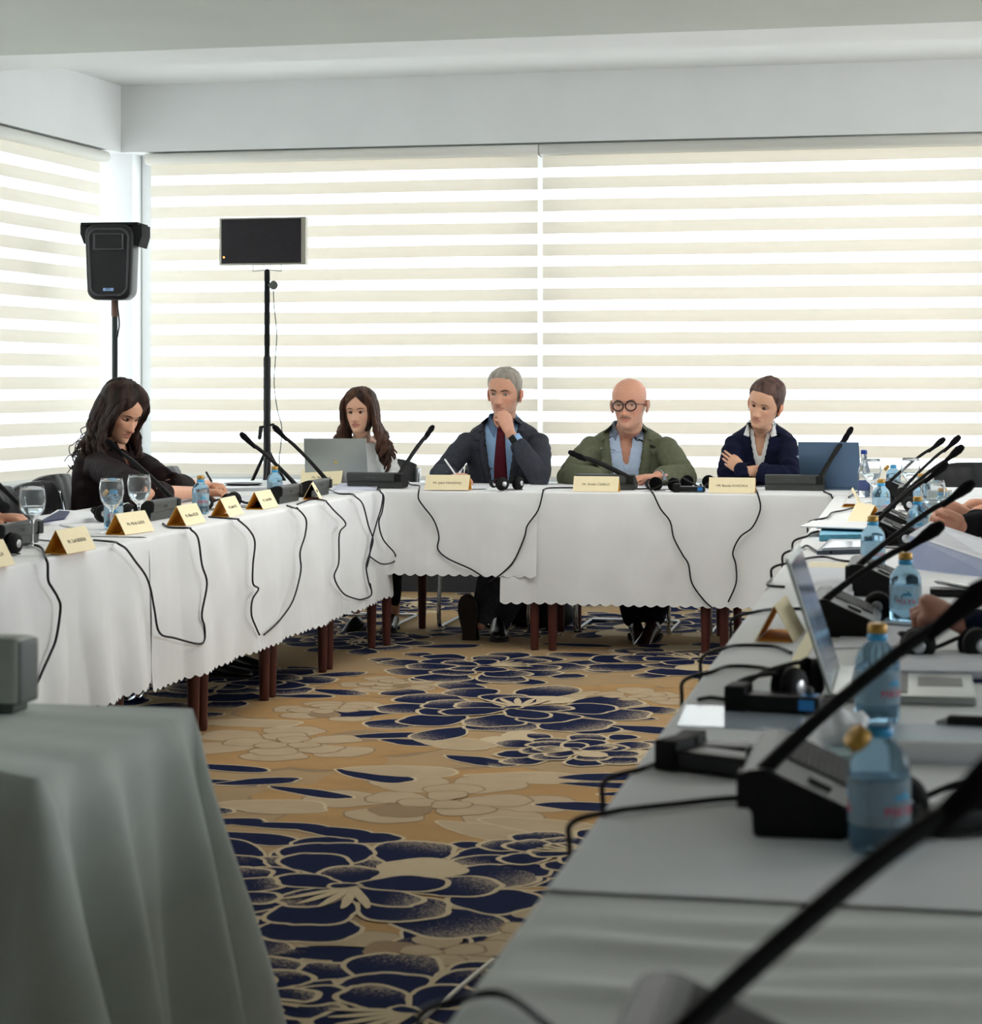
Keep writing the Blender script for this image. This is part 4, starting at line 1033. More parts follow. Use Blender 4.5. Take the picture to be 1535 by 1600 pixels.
# ---------------------------------------------------------------- cords
def hit(px, py, lift=.0):
    r = ray(px, py); o = Vector((0, 0, CAMZ))
    tz = (TT+.003-CAMZ)/r.z if r.z < 0 else 1e9
    tx = (XL+.040+lift)/r.x if r.x < 0 else 1e9
    ty = (YF-.036-lift)/r.y
    return o+r*min(max(tx, tz), max(ty, tz))
def cord(pts, label, r=.0042, f=hit, tail=None, n=5):
    P = []; r *= .82
    for k, (x, y) in enumerate(pts):
        w = f(x, y)
        if k and f is hit and (P[-1].z-TT)*(w.z-TT) < 0:      # keep the cord over the rounded table edge
            a, b = 0, 1; x0, y0 = pts[k-1]; up = P[-1].z > TT
            for _ in range(24):
                m = (a+b)/2; a, b = (m, b) if (f(x0+(x-x0)*m, y0+(y-y0)*m).z > TT) == up else (a, m)
            e = f(x0+(x-x0)*b, y0+(y-y0)*b); P.append(Vector((e.x, e.y, TT+.002)))
        P.append(w)
    if tail: P += [Vector(v) for v in tail]
    bm = bmesh.new(); tube(bm, spline(P, n), r, 7); c = P[0]
    return single('microphone_cord', bm, M_cable, label, 'cable', tuple(c), 'black microphone cords')
cord([(27, 852), (45, 851), (63, 855), (69, 868), (74, 882), (75, 907), (82, 920), (90, 934), (94, 951), (87.5, 997), (78, 1022), (68, 1044), (57, 1068), (48, 1072), (30, 1074), (5, 1066)], 'cord hanging at the far left beside the grey device', .005)
cord([(146, 844), (178, 847), (197, 858), (211, 877), (227, 899), (235, 921), (241, 953), (249, 989), (273, 997), (309, 1006), (319, 1000), (319, 978), (315, 959), (323, 912), (315, 882), (309, 841), (295, 825), (265, 824), (254, 818)], 'cord looping in a deep U over the seam of the left cloths', .0046)
cord([(326, 807.6), (369, 811), (388.5, 827.6), (398, 847), (395, 882), (395, 912), (403.6, 920), (394, 937), (392.6, 961), (400, 981), (405, 992)], 'cord with a kink above the third leg pair', .0044)
cord([(448, 790), (464, 795), (477.7, 811), (476.5, 836), (468.6, 863), (469.7, 893), (458, 937), (440, 965), (427, 979), (412, 992)], 'cord falling from the third microphone', .0044)
cord([(464, 788), (487, 780), (507, 782), (521, 797), (540, 818), (530, 834), (529, 879), (522, 902), (536, 927), (557, 936), (567, 936), (580, 929.5), (578, 912)], 'cord with a sharp bend left of the corner', .0044)
cord([(507, 761), (528, 771), (550, 772), (566.6, 788), (575.7, 822), (582.6, 843), (578, 863), (572, 884), (575.7, 909), (580, 922)], 'cord running down just left of the corner', .0044)
cord([(540, 757), (566, 758), (591, 765), (599.7, 776.6), (597, 799), (591.7, 817), (598.5, 843), (616.8, 865.5), (614.5, 878), (596, 881), (578, 870)], 'cord with a loose loop at the corner', .0044)
cord([(560, 760), (590, 763), (598, 775), (595, 795), (589.4, 813), (580, 847), (577, 870), (573, 886)], 'cord crossing the loose loop at the corner', .0044)
cord([(638, 752), (641, 757), (654.7, 759), (653.7, 779), (662, 792), (674.7, 808), (682, 823), (685.7, 840), (684, 858), (700, 873), (735, 889), (757, 903)], 'cord from the microphone beside the red tie man', .0046)
cord([(895, 762), (857, 762.5), (849, 766), (840.7, 797), (824, 821), (819, 840), (803, 876), (783, 897), (763, 910)], 'cord sloping left from the microphone of the bald man', .0046)
cord([(996, 764), (1014, 764), (1021.5, 773), (1032, 795), (1047, 815), (1052.5, 840), (1066, 866), (1075.7, 882), (1081, 911), (1099, 937), (1112, 949)], 'cord right of the bald man reaching the hem', .0046)
cord([(1180, 762), (1183, 769), (1188, 788), (1186, 803), (1175, 824.5), (1156, 839.5), (1145, 863), (1149.6, 882), (1150, 911), (1138, 940)], 'wavy cord under the woman in navy', .0046)
cord([(1287, 768), (1299, 774), (1303, 785), (1304, 797), (1303, 815)], 'short cord at the right end of the far table', .0046)
top = lambda x, y: atz(x, y, TT+.005)
edge = lambda p, z: (XR-.03, p, z)
def rc(pts, label, drop=None, r=.0045):
    P = [top(x, y) for x, y in pts]; tl = None
    if drop: y = P[-1].y; tl = [(XR-.030, y+.01, .742), (XR-.036, y+.03, .70), (XR-.036, y+.02, .58), (XR-.04, y-.02, .4)]
    cord(pts, label, r, top, tl)
rc([(1362, 769), (1347, 767.5), (1335, 771), (1326, 777)], 'cord beside the goblet on the right table')
rc([(1339, 792), (1317, 797.6), (1300, 801), (1291, 809)], 'cord in front of the farthest name card, right table', True)
rc([(1278.6, 830), (1268, 833), (1261, 838)], 'short cord from under the blue box', True)
rc([(1300, 863), (1287, 862), (1276, 861), (1261, 852.5), (1251, 857)], 'cord bending up before the tablet case', True)
rc([(1343, 874), (1328, 877), (1310, 875), (1289, 870), (1263, 872), (1242, 878)], 'long cord between tablet case and cream paper', True)
rc([(1225, 917), (1199.5, 914), (1206, 905)], 'cord over the aisle edge near the laptop top', None)
rc([(1300.5, 927), (1271, 925)], 'short cord lying on the paper stack')
rc([(1262, 951), (1211, 951.6), (1180, 956)], 'cord left of the wide based name card', True)
rc([(1236, 1020), (1215, 1011), (1191, 1008.7), (1150, 1008.7), (1128, 1014)], 'cord below the wide based name card', True)
rc([(1230, 1052.6), (1188, 1043), (1139, 1041), (1112, 1050)], 'cord leading to the laptop headset', True)
rc([(1133, 1093), (1110, 1090), (1092, 1093)], 'short cord with thick plug at the aisle edge')
rc([(1082, 1190), (1062, 1184), (1045, 1186), (1015, 1197), (998, 1203)], 'cord leaving the black receiver', True)
rc([(1180, 1245), (1120, 1249), (1057, 1256), (1000, 1262), (958, 1268)], 'cord leaving the large near microphone', True)
rc([(880, 1622), (852, 1600), (811, 1567), (776, 1552), (740.5, 1555), (720, 1562)], 'blurred cord on the wrinkled cloth at the bottom', True)
bm = bmesh.new(); tube(bm, spline([atz(600, 1640, .006), atz(655, 1597, .006), atz(685, 1573, .006), atz(716, 1545, .006), atz(770, 1500, .006)], 5), .005, 8)
single('floor_cord', bm, mat('cream_cord', (206, 200, 184), .5), 'pale cord on the carpet at the bottom by the table edge', 'cable', tuple(atz(655, 1597, .006)))
# ================================================================ PEOPLE
def skin_mat(name, col, lip):
    m = bpy.data.materials.new(name); m.use_nodes = True; nt = m.node_tree; b = nt.nodes['Principled BSDF']
    b.inputs['Roughness'].default_value = .5; b.inputs['Specular IOR Level'].default_value = .35
    b.inputs['Subsurface Weight'].default_value = .12; b.inputs['Subsurface Radius'].default_value = (.012, .005, .003); b.inputs['Subsurface Scale'].default_value = 1
    at = nt.nodes.new('ShaderNodeAttribute'); at.attribute_name = 'tone'
    tc = nt.nodes.new('ShaderNodeTexCoord'); n = nt.nodes.new('ShaderNodeTexNoise'); n.inputs['Scale'].default_value = 60; nt.links.new(tc.outputs['Object'], n.inputs[0])
    hs = nt.nodes.new('ShaderNodeHueSaturation'); mr = nt.nodes.new('ShaderNodeMapRange'); mr.inputs[3].default_value = .94; mr.inputs[4].default_value = 1.06
    nt.links.new(n.outputs[0], mr.inputs[0]); nt.links.new(mr.outputs[0], hs.inputs['Value']); nt.links.new(at.outputs['Color'], hs.inputs['Color']); nt.links.new(hs.outputs[0], b.inputs['Base Color'])
    return m
def fabric(name, col, var=.08, scale=40, rough=.95, bump=.25, bscale=700, sheen=0, **k):
    return mat(name, col, rough, spec=.15, var=var, scale=scale, bump=bump, bscale=bscale, sheen=sheen, **k)
def voxel(bm, size, it=2, fac=.5, dec=None):
    me = bpy.data.meshes.new('v'); bm.to_mesh(me); bm.free(); o = bpy.data.objects.new('v', me); COL.objects.link(o)
    r = o.modifiers.new('r', 'REMESH'); r.mode = 'VOXEL'; r.voxel_size = size
    if it: s = o.modifiers.new('s', 'SMOOTH'); s.iterations = it; s.factor = fac
    dg = bpy.context.evaluated_depsgraph_get(); m2 = bpy.data.meshes.new_from_object(o.evaluated_get(dg))
    out = bmesh.new(); out.from_mesh(m2); bpy.data.objects.remove(o); bpy.data.meshes.remove(me); bpy.data.meshes.remove(m2)
    return out
def interp(tab, z):
    if z <= tab[0][0]: return tab[0][1:]
    for a, b in zip(tab, tab[1:]):
        if z <= b[0]:
            t = (z-a[0])/(b[0]-a[0]); t = t*t*(3-2*t)*.35+t*.65
            return tuple(p+(q_-p)*t for p, q_ in zip(a[1:], b[1:]))
    return tab[-1][1:]
HT = [(-.002, .014, .064, .010), (.004, .026, .076, -.004), (.014, .033, .083, -.022), (.030, .043, .085, -.045), (.050, .0510, .084, -.066), (.075, .0590, .084, -.080), (.095, .0650, .082, -.088),
      (.115, .069, .081, -.094), (.135, .0715, .085, -.097), (.155, .073, .086, -.098), (.175, .0725, .082, -.096), (.195, .0655, .072, -.089), (.212, .0550, .055, -.076), (.225, .040, .036, -.058), (.233, .026, .014, -.040), (.2375, .008, -.006, -.022)]
def g2(x, z, cx_, cz_, sx_, sz_): return math.exp(-((x-cx_)/sx_)**2-((z-cz_)/sz_)**2)
def head_pt(th, z, P, off=0, feat=True):
    w, f, b = interp(HT, z); w *= P.get('wide', 1); jaw = P.get('jaw', 1)
    if z < .075: w *= 1+(jaw-1)*(1-z/.075)
    m = -.012; s, c = math.sin(th), math.cos(th)
    x = w*math.copysign(abs(s)**.92, s)
    y = m+((f-m)*c**.80 if c > 0 else -(m-b)*abs(c)**.95)
    if feat and c > 0:
        k = min(1, c*2.2); d = 0
        n_ = P.get('nose', 1)
        ridge = max(0, min(1, (.122-z)/.044))**1.2
        if z > .070: d += .0225*n_*ridge*math.exp(-(x/(.0085+.004*ridge))**2)
        else: d += .0225*n_*math.exp(-(x/.0125)**2)*math.exp(-((z-.070)/.0065)**2)
        d += .0065*n_*(g2(x, z, .013, .075, .007, .008)+g2(x, z, -.013, .075, .007, .008))
        d -= .0115*(g2(x, z, .0315, .116, .0165, .0105)+g2(x, z, -.0315, .116, .0165, .0105))
        d += .0035*(g2(x, z, .028, .137, .022, .008)+g2(x, z, -.028, .137, .022, .008))*P.get('brow', 1)
        d += .0045*(g2(x, z, .043, .088, .018, .018)+g2(x, z, -.043, .088, .018, .018))
        lp = P.get('lips', 1)
        d += lp*(.0045*g2(x, z, 0, .0540, .026, .0055)+.0055*g2(x, z, 0, .0435, .022, .006)); d -= .0050*g2(x, z, 0, .0490, .030, .0026); d -= .003*(g2(x, z, .0075, .0695, .004, .003)+g2(x, z, -.0075, .0695, .004, .003))
        d -= .0035*g2(x, z, 0, .034, .022, .006); d += .005*g2(x, z, 0, .014, .020, .012)
        d -= .0020*(g2(x, z, .036, .060, .006, .020)+g2(x, z, -.036, .060, .006, .020))
        y += d*k
    if off:
        n = Vector((x/max(w, .01)**1.0, (y-m)/.09, (z-.11)/.13)).normalized()
        x += n.x*off; y += n.y*off; z += n.z*off
    return Vector((x, -y, z))
def add_head(bm, M, P):
    NU, zs = 72, []; z = -.002
    while z < .2375: zs.append(z); z += .0042 if z < .15 else .006
    prev = None
    for z in zs:
        ring = [bm.verts.new(M @ head_pt(2*math.pi*k/NU, z, P)) for k in range(NU)]
        if prev:
            for k in range(NU): bm.faces.new((prev[k], prev[(k+1) % NU], ring[(k+1) % NU], ring[k]))
        else: bm.faces.new(list(reversed(ring)))
        prev = ring
    bm.faces.new(prev)
    R3 = M.to_3x3().normalized(); s = M.to_scale()[0]
    for sd in (-1, 1):   # ears
        for c, r in (((sd*.078*P.get('wide', 1), .010, .106), (.0065, .017, .031)), ((sd*.0835*P.get('wide', 1), .018, .115), (.0055, .014, .022)), ((sd*.0755*P.get('wide', 1), .004, .084), (.006, .009, .012))):
            ball(bm, M @ Vector(c), tuple(q_*s for q_ in r), R3 @ Matrix.Rotation(sd*.35, 3, 'Z'), 12)
def loft(bm, M, secs, seg=36, ex=.85):
    prev = None; first = None
    for z, w, d, yc in secs:
        ring = []
        for k in range(seg):
            a = 2*math.pi*k/seg; s, c = math.sin(a), math.cos(a)
            ring.append(bm.verts.new(M @ Vector((w*math.copysign(abs(s)**ex, s), yc-d*math.copysign(abs(c)**ex, c), z))))
        if prev:
            for k in range(seg): bm.faces.new((prev[k], prev[(k+1) % seg], ring[(k+1) % seg], ring[k]))
        else: first = ring
        prev = ring
    bm.faces.new(prev); bm.faces.new(list(reversed(first))); 
def hand(bm, wrist, d, palm, right, curl, s=1, thumb=None, spread=1):
    d = Vector(d).normalized(); palm = Vector(palm); palm = (palm-d*palm.dot(d)).normalized()
    lat = d.cross(palm) if right else palm.cross(d)
    w = Vector(wrist)
    tube(bm, [w-d*.03*s, w+d*.005*s, w+d*.03*s, w+d*.06*s, w+d*.080*s], [.0275*s, .029*s, .035*s, .040*s, .037*s], 16, flat=(1, .42), up=lat)
    L = ((.041, .025, .021), (.045, .029, .022), (.042, .027, .021), (.033, .020, .018)); X = (.029, .010, -.010, -.028); Dp = (.080, .084, .080, .072)
    for k in range(4):
        cu = curl[k] if isinstance(curl[0], (list, tuple)) else curl
        p = w+d*Dp[k]*s+lat*X[k]*s*1.06; dd = d; pts = [p-d*.025*s, p]; rad = [.0095*s, .0098*s]
        sp = (X[k]/.03)*.07*spread; a = 0
        for j in range(3):
            a += R_(cu[j]); v = (d*math.cos(a)+palm*math.sin(a)+lat*sp*math.cos(a)).normalized()
            p = p+v*L[k][j]*s; pts.append(p); rad.append((.0083, .0076, .0064)[j]*s*(.88 if k == 3 else 1))
        tube(bm, pts, rad, 10)
    th = thumb or (.62, .62, .45)
    v = (d*th[0]+lat*th[1]+palm*th[2]).normalized(); p0 = w+d*.018*s+lat*.020*s+palm*.004*s; v2 = (v+d*.5+palm*.15).normalized(); v3 = (v2+d*.25-lat*.35).normalized()
    tube(bm, [p0, p0+v*.038*s, p0+v*.038*s+v2*.032*s, p0+v*.038*s+v2*.032*s+v3*.024*s], [.0145*s, .0125*s, .0105*s, .0085*s], 12)
BT = [(-.62, .170, .115, .02), (-.50, .160, .105, .01), (-.35, .150, .100, .0), (-.20, .160, .105, .0), (-.10, .168, .095, .005), (-.05, .155, .080, .01), (-.02, .110, .068, .012), (.01, .066, .060, .008), (.03, .052, .054, .0)]
def torso_matrix(neck, hip, yaw):
    up = (Vector(neck)-Vector(hip)).normalized(); f = Vector((math.sin(yaw), -math.cos(yaw), 0)); x = (-f).cross(up).normalized(); y = up.cross(x).normalized()
    M = Matrix((x, y, up)).transposed().to_4x4(); M.translation = Vector(neck); return M
def eye_parts(root, M, P, s, gaze, opening, iris=(58, 40, 28), skm=None, lash=True, woman=False):
    R3 = M.to_3x3().normalized()
    for sd in (-1, 1):
        cl = Vector((sd*.0315, -.0575, .1165)); c = M @ cl; r = .0122*s
        gz = (Vector(gaze)).normalized()
        bm = bmesh.new(); z = gz; x, y = frame_from(z); G = Matrix((x, y, z)).transposed().to_4x4()
        prof = [(0, r)]+[(r*math.sin(R_(a)), r*math.cos(R_(a))) for a in (14, 25, 35, 46, 62, 80, 100, 130, 160)]+[(0, -r)]
        lathe(bm, prof, 20, Matrix.Translation(c) @ G, lambda j: 2 if j <= 1 else (1 if j <= 3 else 0))
        bmesh.ops.recalc_face_normals(bm, faces=bm.faces)
        e = obj('eye', bm, [mat('eye_white', (226, 220, 214), .25, spec=.5), mat('brown_iris', iris, .2, spec=.6), mat('pupil', (8, 6, 6), .1, spec=.6)], root)
        r2 = r*1.09; bm = bmesh.new()
        def lid(e0f, e1, N=14, K=6):
            rows = []
            for i in range(N+1):
                az = R_(-78+156*i/N); row = []
                for j in range(K+1):
                    el = R_(e0f(az)+(e1-e0f(az))*j/K)
                    row.append(bm.verts.new(c+R3 @ Vector((r2*math.sin(az)*math.cos(el), -r2*math.cos(az)*math.cos(el), r2*math.sin(el)))))
                rows.append(row)
            for a_, b_ in zip(rows, rows[1:]):
                for j in range(K): bm.faces.new((a_[j], b_[j], b_[j+1], a_[j+1]))
            return [v.co.copy() for v in (r_[0] for r_ in rows)]
        up = lid(lambda az: opening[0]*math.cos(az*.95)-2, 86); lo = lid(lambda az: -opening[1]*math.cos(az*.95)-3, -86)
        obj('eyelids', bm, skm, root)
        bm = bmesh.new(); cc = [p+(p-c).normalized()*.0006*s for p in up]
        tube(bm, cc, (.0012 if woman else .0007)*s, 6); obj('eyelashes', bm, mat('dark_lashes', (30, 22, 18), .8), root)
def surf_strip(M, P, pts, r, off, name, m, root, flat=(1, .5), seg=8):
    """soft strip lying on the face: pts (x,z) local"""
    out = []
    for x, z in pts:
        # find angle with that x
        w, f, b = interp(HT, z); w *= P.get('wide', 1); t = math.asin(max(-1, min(1, math.copysign((abs(x)/w)**(1/.92), x))))
        out.append(M @ (head_pt(t, z, P)+Vector((0, -off, 0))))
    bm = bmesh.new(); tube(bm, out, r, seg, flat=flat, up=M.to_3x3() @ Vector((0, 0, 1))); obj(name, bm, m, root)
def hair_cap(M, P, line, thick, name, m, root, seed=1, nz=.25, freq=40, grain=0):
    """shell over the skull: thick(th,z) above the hairline height line(th)"""
    bm = bmesh.new(); NU = 110; zs = []; z = .015
    while z < .2374: zs.append(z); z += .0036
    prev = None
    for z in zs:
        ring = []
        for k in range(NU):
            th = 2*math.pi*k/NU; a = th if th <= math.pi else th-2*math.pi
            e = (z-line(a))/.020; e = max(0, min(1, .5+e*.5)); h = thick(a, z)
            h *= 1+nz*noise.noise(Vector((math.sin(th)*3, math.cos(th)*3, z*freq*.4+seed)))
            h += grain*noise.noise(Vector((math.sin(th)*14, math.cos(th)*14, z*30+seed)))
            ring.append(bm.verts.new(M @ head_pt(th, z, P, -.005+(h+.005)*e, feat=False)))
        if prev:
            for k in range(NU): bm.faces.new((prev[k], prev[(k+1) % NU], ring[(k+1) % NU], ring[k]))
        prev = ring
    bm.faces.new(prev); bmesh.ops.recalc_face_normals(bm, faces=bm.faces)
    return obj(name, bm, m, root)
def locks(M, n, seed, down, sides, col, root, rad=.0085, wave=.012, out=.035, name='hair_locks', start=.0, curl=1):
    """long strands: from the parting over the side of the skull, then hanging in the world down direction"""
    rnd = random.Random(seed); bm = bmesh.new()
    for sd in sides:
        for k in range(n):
            t = k/(n-1); ya = -.055+.135*t+rnd.uniform(-.008, .008)      # front (-) to back (+)
            fr = max(0, 1-t*2.2)
            w = .084+rnd.uniform(-.006, .006)-.02*max(0, t-.75)*4
            pts = [(sd*(.006+.01*fr), ya*.55+.01, .238-.01*abs(t-.5)), (sd*.045, ya*.85, .232-.012*fr), (sd*(w-.004+.0*fr), ya-.006*fr, .175), (sd*(w+.006), ya*1.0+.004, .115), (sd*(w+.008), ya+.012*fr+.006, .06)]
            P_ = [M @ Vector(p) for p in pts]; L = down*(.75+.5*rnd.random()); q_ = P_[-1]
            R3 = M.to_3x3().normalized(); o_ = R3 @ Vector((sd, 0, 0)); o_.z = 0; b_ = R3 @ Vector((0, 1, 0)); b_.z = 0
            ph = rnd.uniform(0, 6.28); am = wave*rnd.uniform(.6, 1.5)
            for j in range(1, 11):
                u = j/10
                P_.append(q_+Vector((0, 0, -L*u))+o_*(out*u+am*u**.6*math.sin(u*11*curl+ph))+b_*(.015*u+am*u**.6*math.cos(u*11*curl+ph)*.8))
            SP = spline(P_, 3); N = len(SP); rr = [rad*rnd.uniform(.8, 1.2)*(min(1, .45+i/N*3))*(1 if i < N*.75 else 1-(i/N-.75)*3.2) for i in range(N)]
            tube(bm, SP, rr, 7, flat=(1.25, .7))
    return obj(name, bm, col, root)
def hair_mat(name, c1, c2):
    m = mat(name, c1, .55, spec=.22, col2=c2, scale=30, bump=.5, bscale=160, stretch=(1, 1, .15)); return m
def arm_pts(sh, el, wr): 
    sh, el, wr = Vector(sh), Vector(el), Vector(wr)
    return [sh, sh.lerp(el, .35), sh.lerp(el, .75), el+(el-sh.lerp(wr, .5)).normalized()*.006, el.lerp(wr, .3), el.lerp(wr, .7), wr]
def carve(bm, M, test):
    Mi = M.inverted(); kill = [v for v in bm.verts if test(Mi @ v.co)]
    bmesh.ops.delete(bm, geom=kill, context='VERTS')
def folds(bm, amp, seed, joints=()):
    for v in bm.verts:
        p = v.co; a = amp*(noise.noise(Vector((p.x*9+seed, p.y*9, p.z*14)))+.5*noise.noise(Vector((p.x*22, p.y*22, p.z*30+seed))))
        for j, dr, n_ in joints:
            r = (p-j).length
            if r < .13: a += .0075*(1-r/.13)*math.sin((p-j).dot(dr)*n_)
        v.co = p+v.normal*a
def conform(bvh, M, inner, outer, off, th, name, m, root, across=5, n=6):
    """strip between two curves (x,z in torso space) laid on the garment front"""
    A = spline([(x, 0, z) for x, z in inner], n); B = spline([(x, 0, z) for x, z in outer], n); bm = bmesh.new(); R3 = M.to_3x3()
    f = R3 @ Vector((0, 1, 0)); top = []; bot = []
    for a, b in zip(A, B):
        ra, rb = [], []
        for j in range(across+1):
            p = a.lerp(b, j/across); o = M @ Vector((p.x, -.5, p.z)); h, nrm, _, _ = bvh.ray_cast(o, f, 1.2)
            if h is None: h = M @ Vector((p.x, -.09, p.z)); 
            e = min(j, across-j)/across; q_ = h-f*(off+th*.5*min(1, e*4)); ra.append(bm.verts.new(q_)); rb.append(bm.verts.new(h+f*.004))
        top.append(ra); bot.append(rb)
    n_ = len(top)
    for i in range(n_-1):
        for j in range(across):
            bm.faces.new((top[i][j], top[i+1][j], top[i+1][j+1], top[i][j+1])); bm.faces.new((bot[i][j], bot[i][j+1], bot[i+1][j+1], bot[i+1][j]))
        bm.faces.new((top[i][0], bot[i][0], bot[i+1][0], top[i+1][0])); bm.faces.new((top[i][across], top[i+1][across], bot[i+1][across], bot[i][across]))
    for i in (0, n_-1):
        for j in range(across): bm.faces.new((top[i][j], top[i][j+1], bot[i][j+1], bot[i][j]))
    bmesh.ops.recalc_face_normals(bm, faces=bm.faces)
    return obj(name, bm, m, root)
def collar(M, m, root, r=.064, h=.036, gap=24, flap=.035, zt=.045, open_=.0, name='shirt_collar', tilt=.024, rot=None):
    bm = bmesh.new(); rows = []; N = 44
    for i in range(N+1):
        a = R_(-180+gap+(360-2*gap)*i/N); fr = max(0, (abs(math.degrees(a))-95)/(85-gap))   # 0 at back .. 1 at front ends
        rr = r+open_*fr; z0 = zt-tilt*fr*1.6-.5*open_*fr; x0 = math.sin(a); y0 = math.cos(a)
        pts = [(rr-.004, z0-h*.8), (rr, z0-.002), (rr+.003, z0), (rr+.008, z0-.006), (rr+.016+.010*fr, z0-h-flap*fr**3)]
        rows.append([bm.verts.new(M @ Vector((p*x0, p*y0-.004+(0 if k < 4 else 0), z))) for k, (p, z) in enumerate(pts)])
    for a_, b_ in zip(rows, rows[1:]):
        for j in range(4): bm.faces.new((a_[j], b_[j], b_[j+1], a_[j+1]))
    bmesh.ops.solidify(bm, geom=bm.faces[:], thickness=.0025); bmesh.ops.recalc_face_normals(bm, faces=bm.faces)
    return obj(name, bm, m, root)
def shoe(M, m, parent, s=1, heel=.0):
    bm = bmesh.new(); prev = None; first = None
    tab = [(-.075, .022, .045, .028), (-.065, .033, .075, .032), (-.03, .036, .085, .035), (.02, .034, .078, .034), (.07, .040, .058, .028), (.12, .046, .046, .022), (.165, .042, .038, .018), (.195, .028, .028, .014), (.205, .010, .018, .012)]
    for y, w, h, zc in tab:
        ring = []
        for k in range(18):
            a = 2*math.pi*k/18; z = h*.5+h*.5*math.sin(a); ring.append(bm.verts.new(M @ (Vector((w*math.cos(a)*(1 if math.sin(a) < .3 else .9), -y, .012+z))*s)))
        if prev:
            for k in range(18): bm.faces.new((prev[k], prev[(k+1) % 18], ring[(k+1) % 18], ring[k]))
        else: first = ring
        prev = ring
    bm.faces.new(prev); bm.faces.new(first); bmesh.ops.recalc_face_normals(bm, faces=bm.faces); o = obj('shoe', bm, m, parent)
    bm = bmesh.new(); out = [(-.078, .0), (-.068, .034), (-.03, .038), (.02, .033), (.07, .042), (.12, .049), (.165, .045), (.198, .028), (.210, .0)]
    L = [(w, y) for y, w in out]+[(-w, y) for y, w in reversed(out[1:-1])]
    prism(bm, [M @ (Vector((x, -y, 0))*s) for x, y in L], (M.to_3x3() @ Vector((0, 0, .014)))*s); bmesh.ops.recalc_face_normals(bm, faces=bm.faces)
    obj('sole', bm, mat('brown_black_sole', (44, 38, 36), .7, bump=.2, bscale=60), o, smooth=False)
PEOPLE = {}
def person(label, head, hyaw, hpitch, hroll, hs, neck, hip, tyaw, sh, el, wr, hands, P, skin, knees, feet, shoem, build=1, fs=1, lipc=(176, 96, 84), stubble=None, vox=.0029):
    """hand spec: (dir, palm normal, curl, thumb); index 0 = person's right (image left when facing us)"""
    base = Vector((hip[0], hip[1], 0)); root = thing('person', label, 'person', tuple(base))
    M = Matrix.Translation(Vector(head)) @ Matrix.Rotation(hyaw, 4, 'Z') @ Matrix.Rotation(hroll, 4, 'Y') @ Matrix.Rotation(hpitch, 4, 'X') @ Matrix.Scale(hs, 4) @ Matrix.Translation((0, 0, -.118))
    T = torso_matrix(neck, hip, tyaw)
    bm = bmesh.new(); add_head(bm, M, P)
    nk = Vector(neck); a = M @ Vector((0, .022, .045)); b = M @ Vector((0, .016, .02)); nr = P.get('neck', .055)
    tube(bm, [a, b, nk.lerp(b, .4), nk+T.to_3x3() @ Vector((0, .0, -.03))], [nr*.96, nr*.98, nr, nr*1.2], 22)
    loft(bm, T, [(z, w*build*(1 if z < -.03 else 1), d*build, yc) for z, w, d, yc in BT])
    A = []
    for i in (0, 1):
        p = arm_pts(sh[i], el[i], wr[i]); A.append(p); r = [.045, .043, .039, .036, .038, .031, .026]
        tube(bm, p, [q_*(.9 if P.get('slim') else 1) for q_ in r], 14)
        if hands[i]:
            d, pn, cu, thb = hands[i]; hand(bm, wr[i], d, pn, i == 0, cu, P.get('hand', 1), thb)
    for i in (0, 1):
        hp = T @ Vector(((-1, 1)[i]*.095, 0, -(nk-Vector(hip)).length+.0)); hp.z = max(hp.z, .52)
        tube(bm, [hp, Vector(hp).lerp(knees[i], .5), knees[i]], [.080, .068, .052], 14); tube(bm, [knees[i], Vector(knees[i]).lerp(feet[i][0], .35), feet[i][0]], [.050, .050, .034], 12)
    b2 = voxel(bm, vox, 2, .4)
    # skin tones
    lay = b2.loops.layers.float_color.new('tone'); Mi = M.inverted(); base_c = Vector(srgb(*skin)[:3]); lip = Vector(srgb(*lipc)[:3]); chk = Vector(srgb(min(255, skin[0]+4), int(skin[1]*.86), int(skin[2]*.84))[:3]); stc = Vector(srgb(*(stubble or (150, 140, 132)))[:3])
    cache = {}
    for v in b2.verts:
        q_ = Mi @ v.co; c = base_c
        if -.02 < q_.z < .26 and abs(q_.x) < .12 and abs(q_.y) < .16:
            if q_.y < 0:
                k = .30*(g2(q_.x, q_.z, .045, .083, .02, .018)+g2(q_.x, q_.z, -.045, .083, .02, .018)+.8*g2(q_.x, q_.z, 0, .075, .016, .012)); c = c.lerp(chk, min(1, k))
                if q_.y < -.055:
                    l = max(0, 1-(abs(q_.x)/.0275)**2); lz = (q_.z-.0490)/(.0095*l+.0001) if l > 0 else 9
                    if abs(lz) < 1.15: c = c.lerp(lip, .62)
                    if abs(q_.z-.0490) < .0013 and l > .15: c = c.lerp(Vector((.12, .03, .025)), .45)  # crease shade between the lips painted into the skin colour
            if abs(q_.x) > .071 and q_.y > -.02: c = c.lerp(chk, .6)
            if P.get('stub') and (q_.z < .062 or abs(q_.x) > .052 and q_.z < .085) and q_.y < .03 and not (q_.y < -.05 and abs(q_.x) < .022 and .035 < q_.z < .06): c = c.lerp(stc, P['stub'])
            if P.get('buzz'):
                e = P['buzz'](q_); c = c.lerp(stc, e)
        cache[v] = (c.x, c.y, c.z, 1)
    for f in b2.faces:
        for l in f.loops: l[lay] = cache[l.vert]
    sk = skin_mat('skin', skin, lipc); body = obj('body', b2, sk, root)
    skm = mat('eyelid_skin_%d_%d' % (skin[0], skin[1]), tuple(int(c*.96) for c in skin), .5, spec=.3)
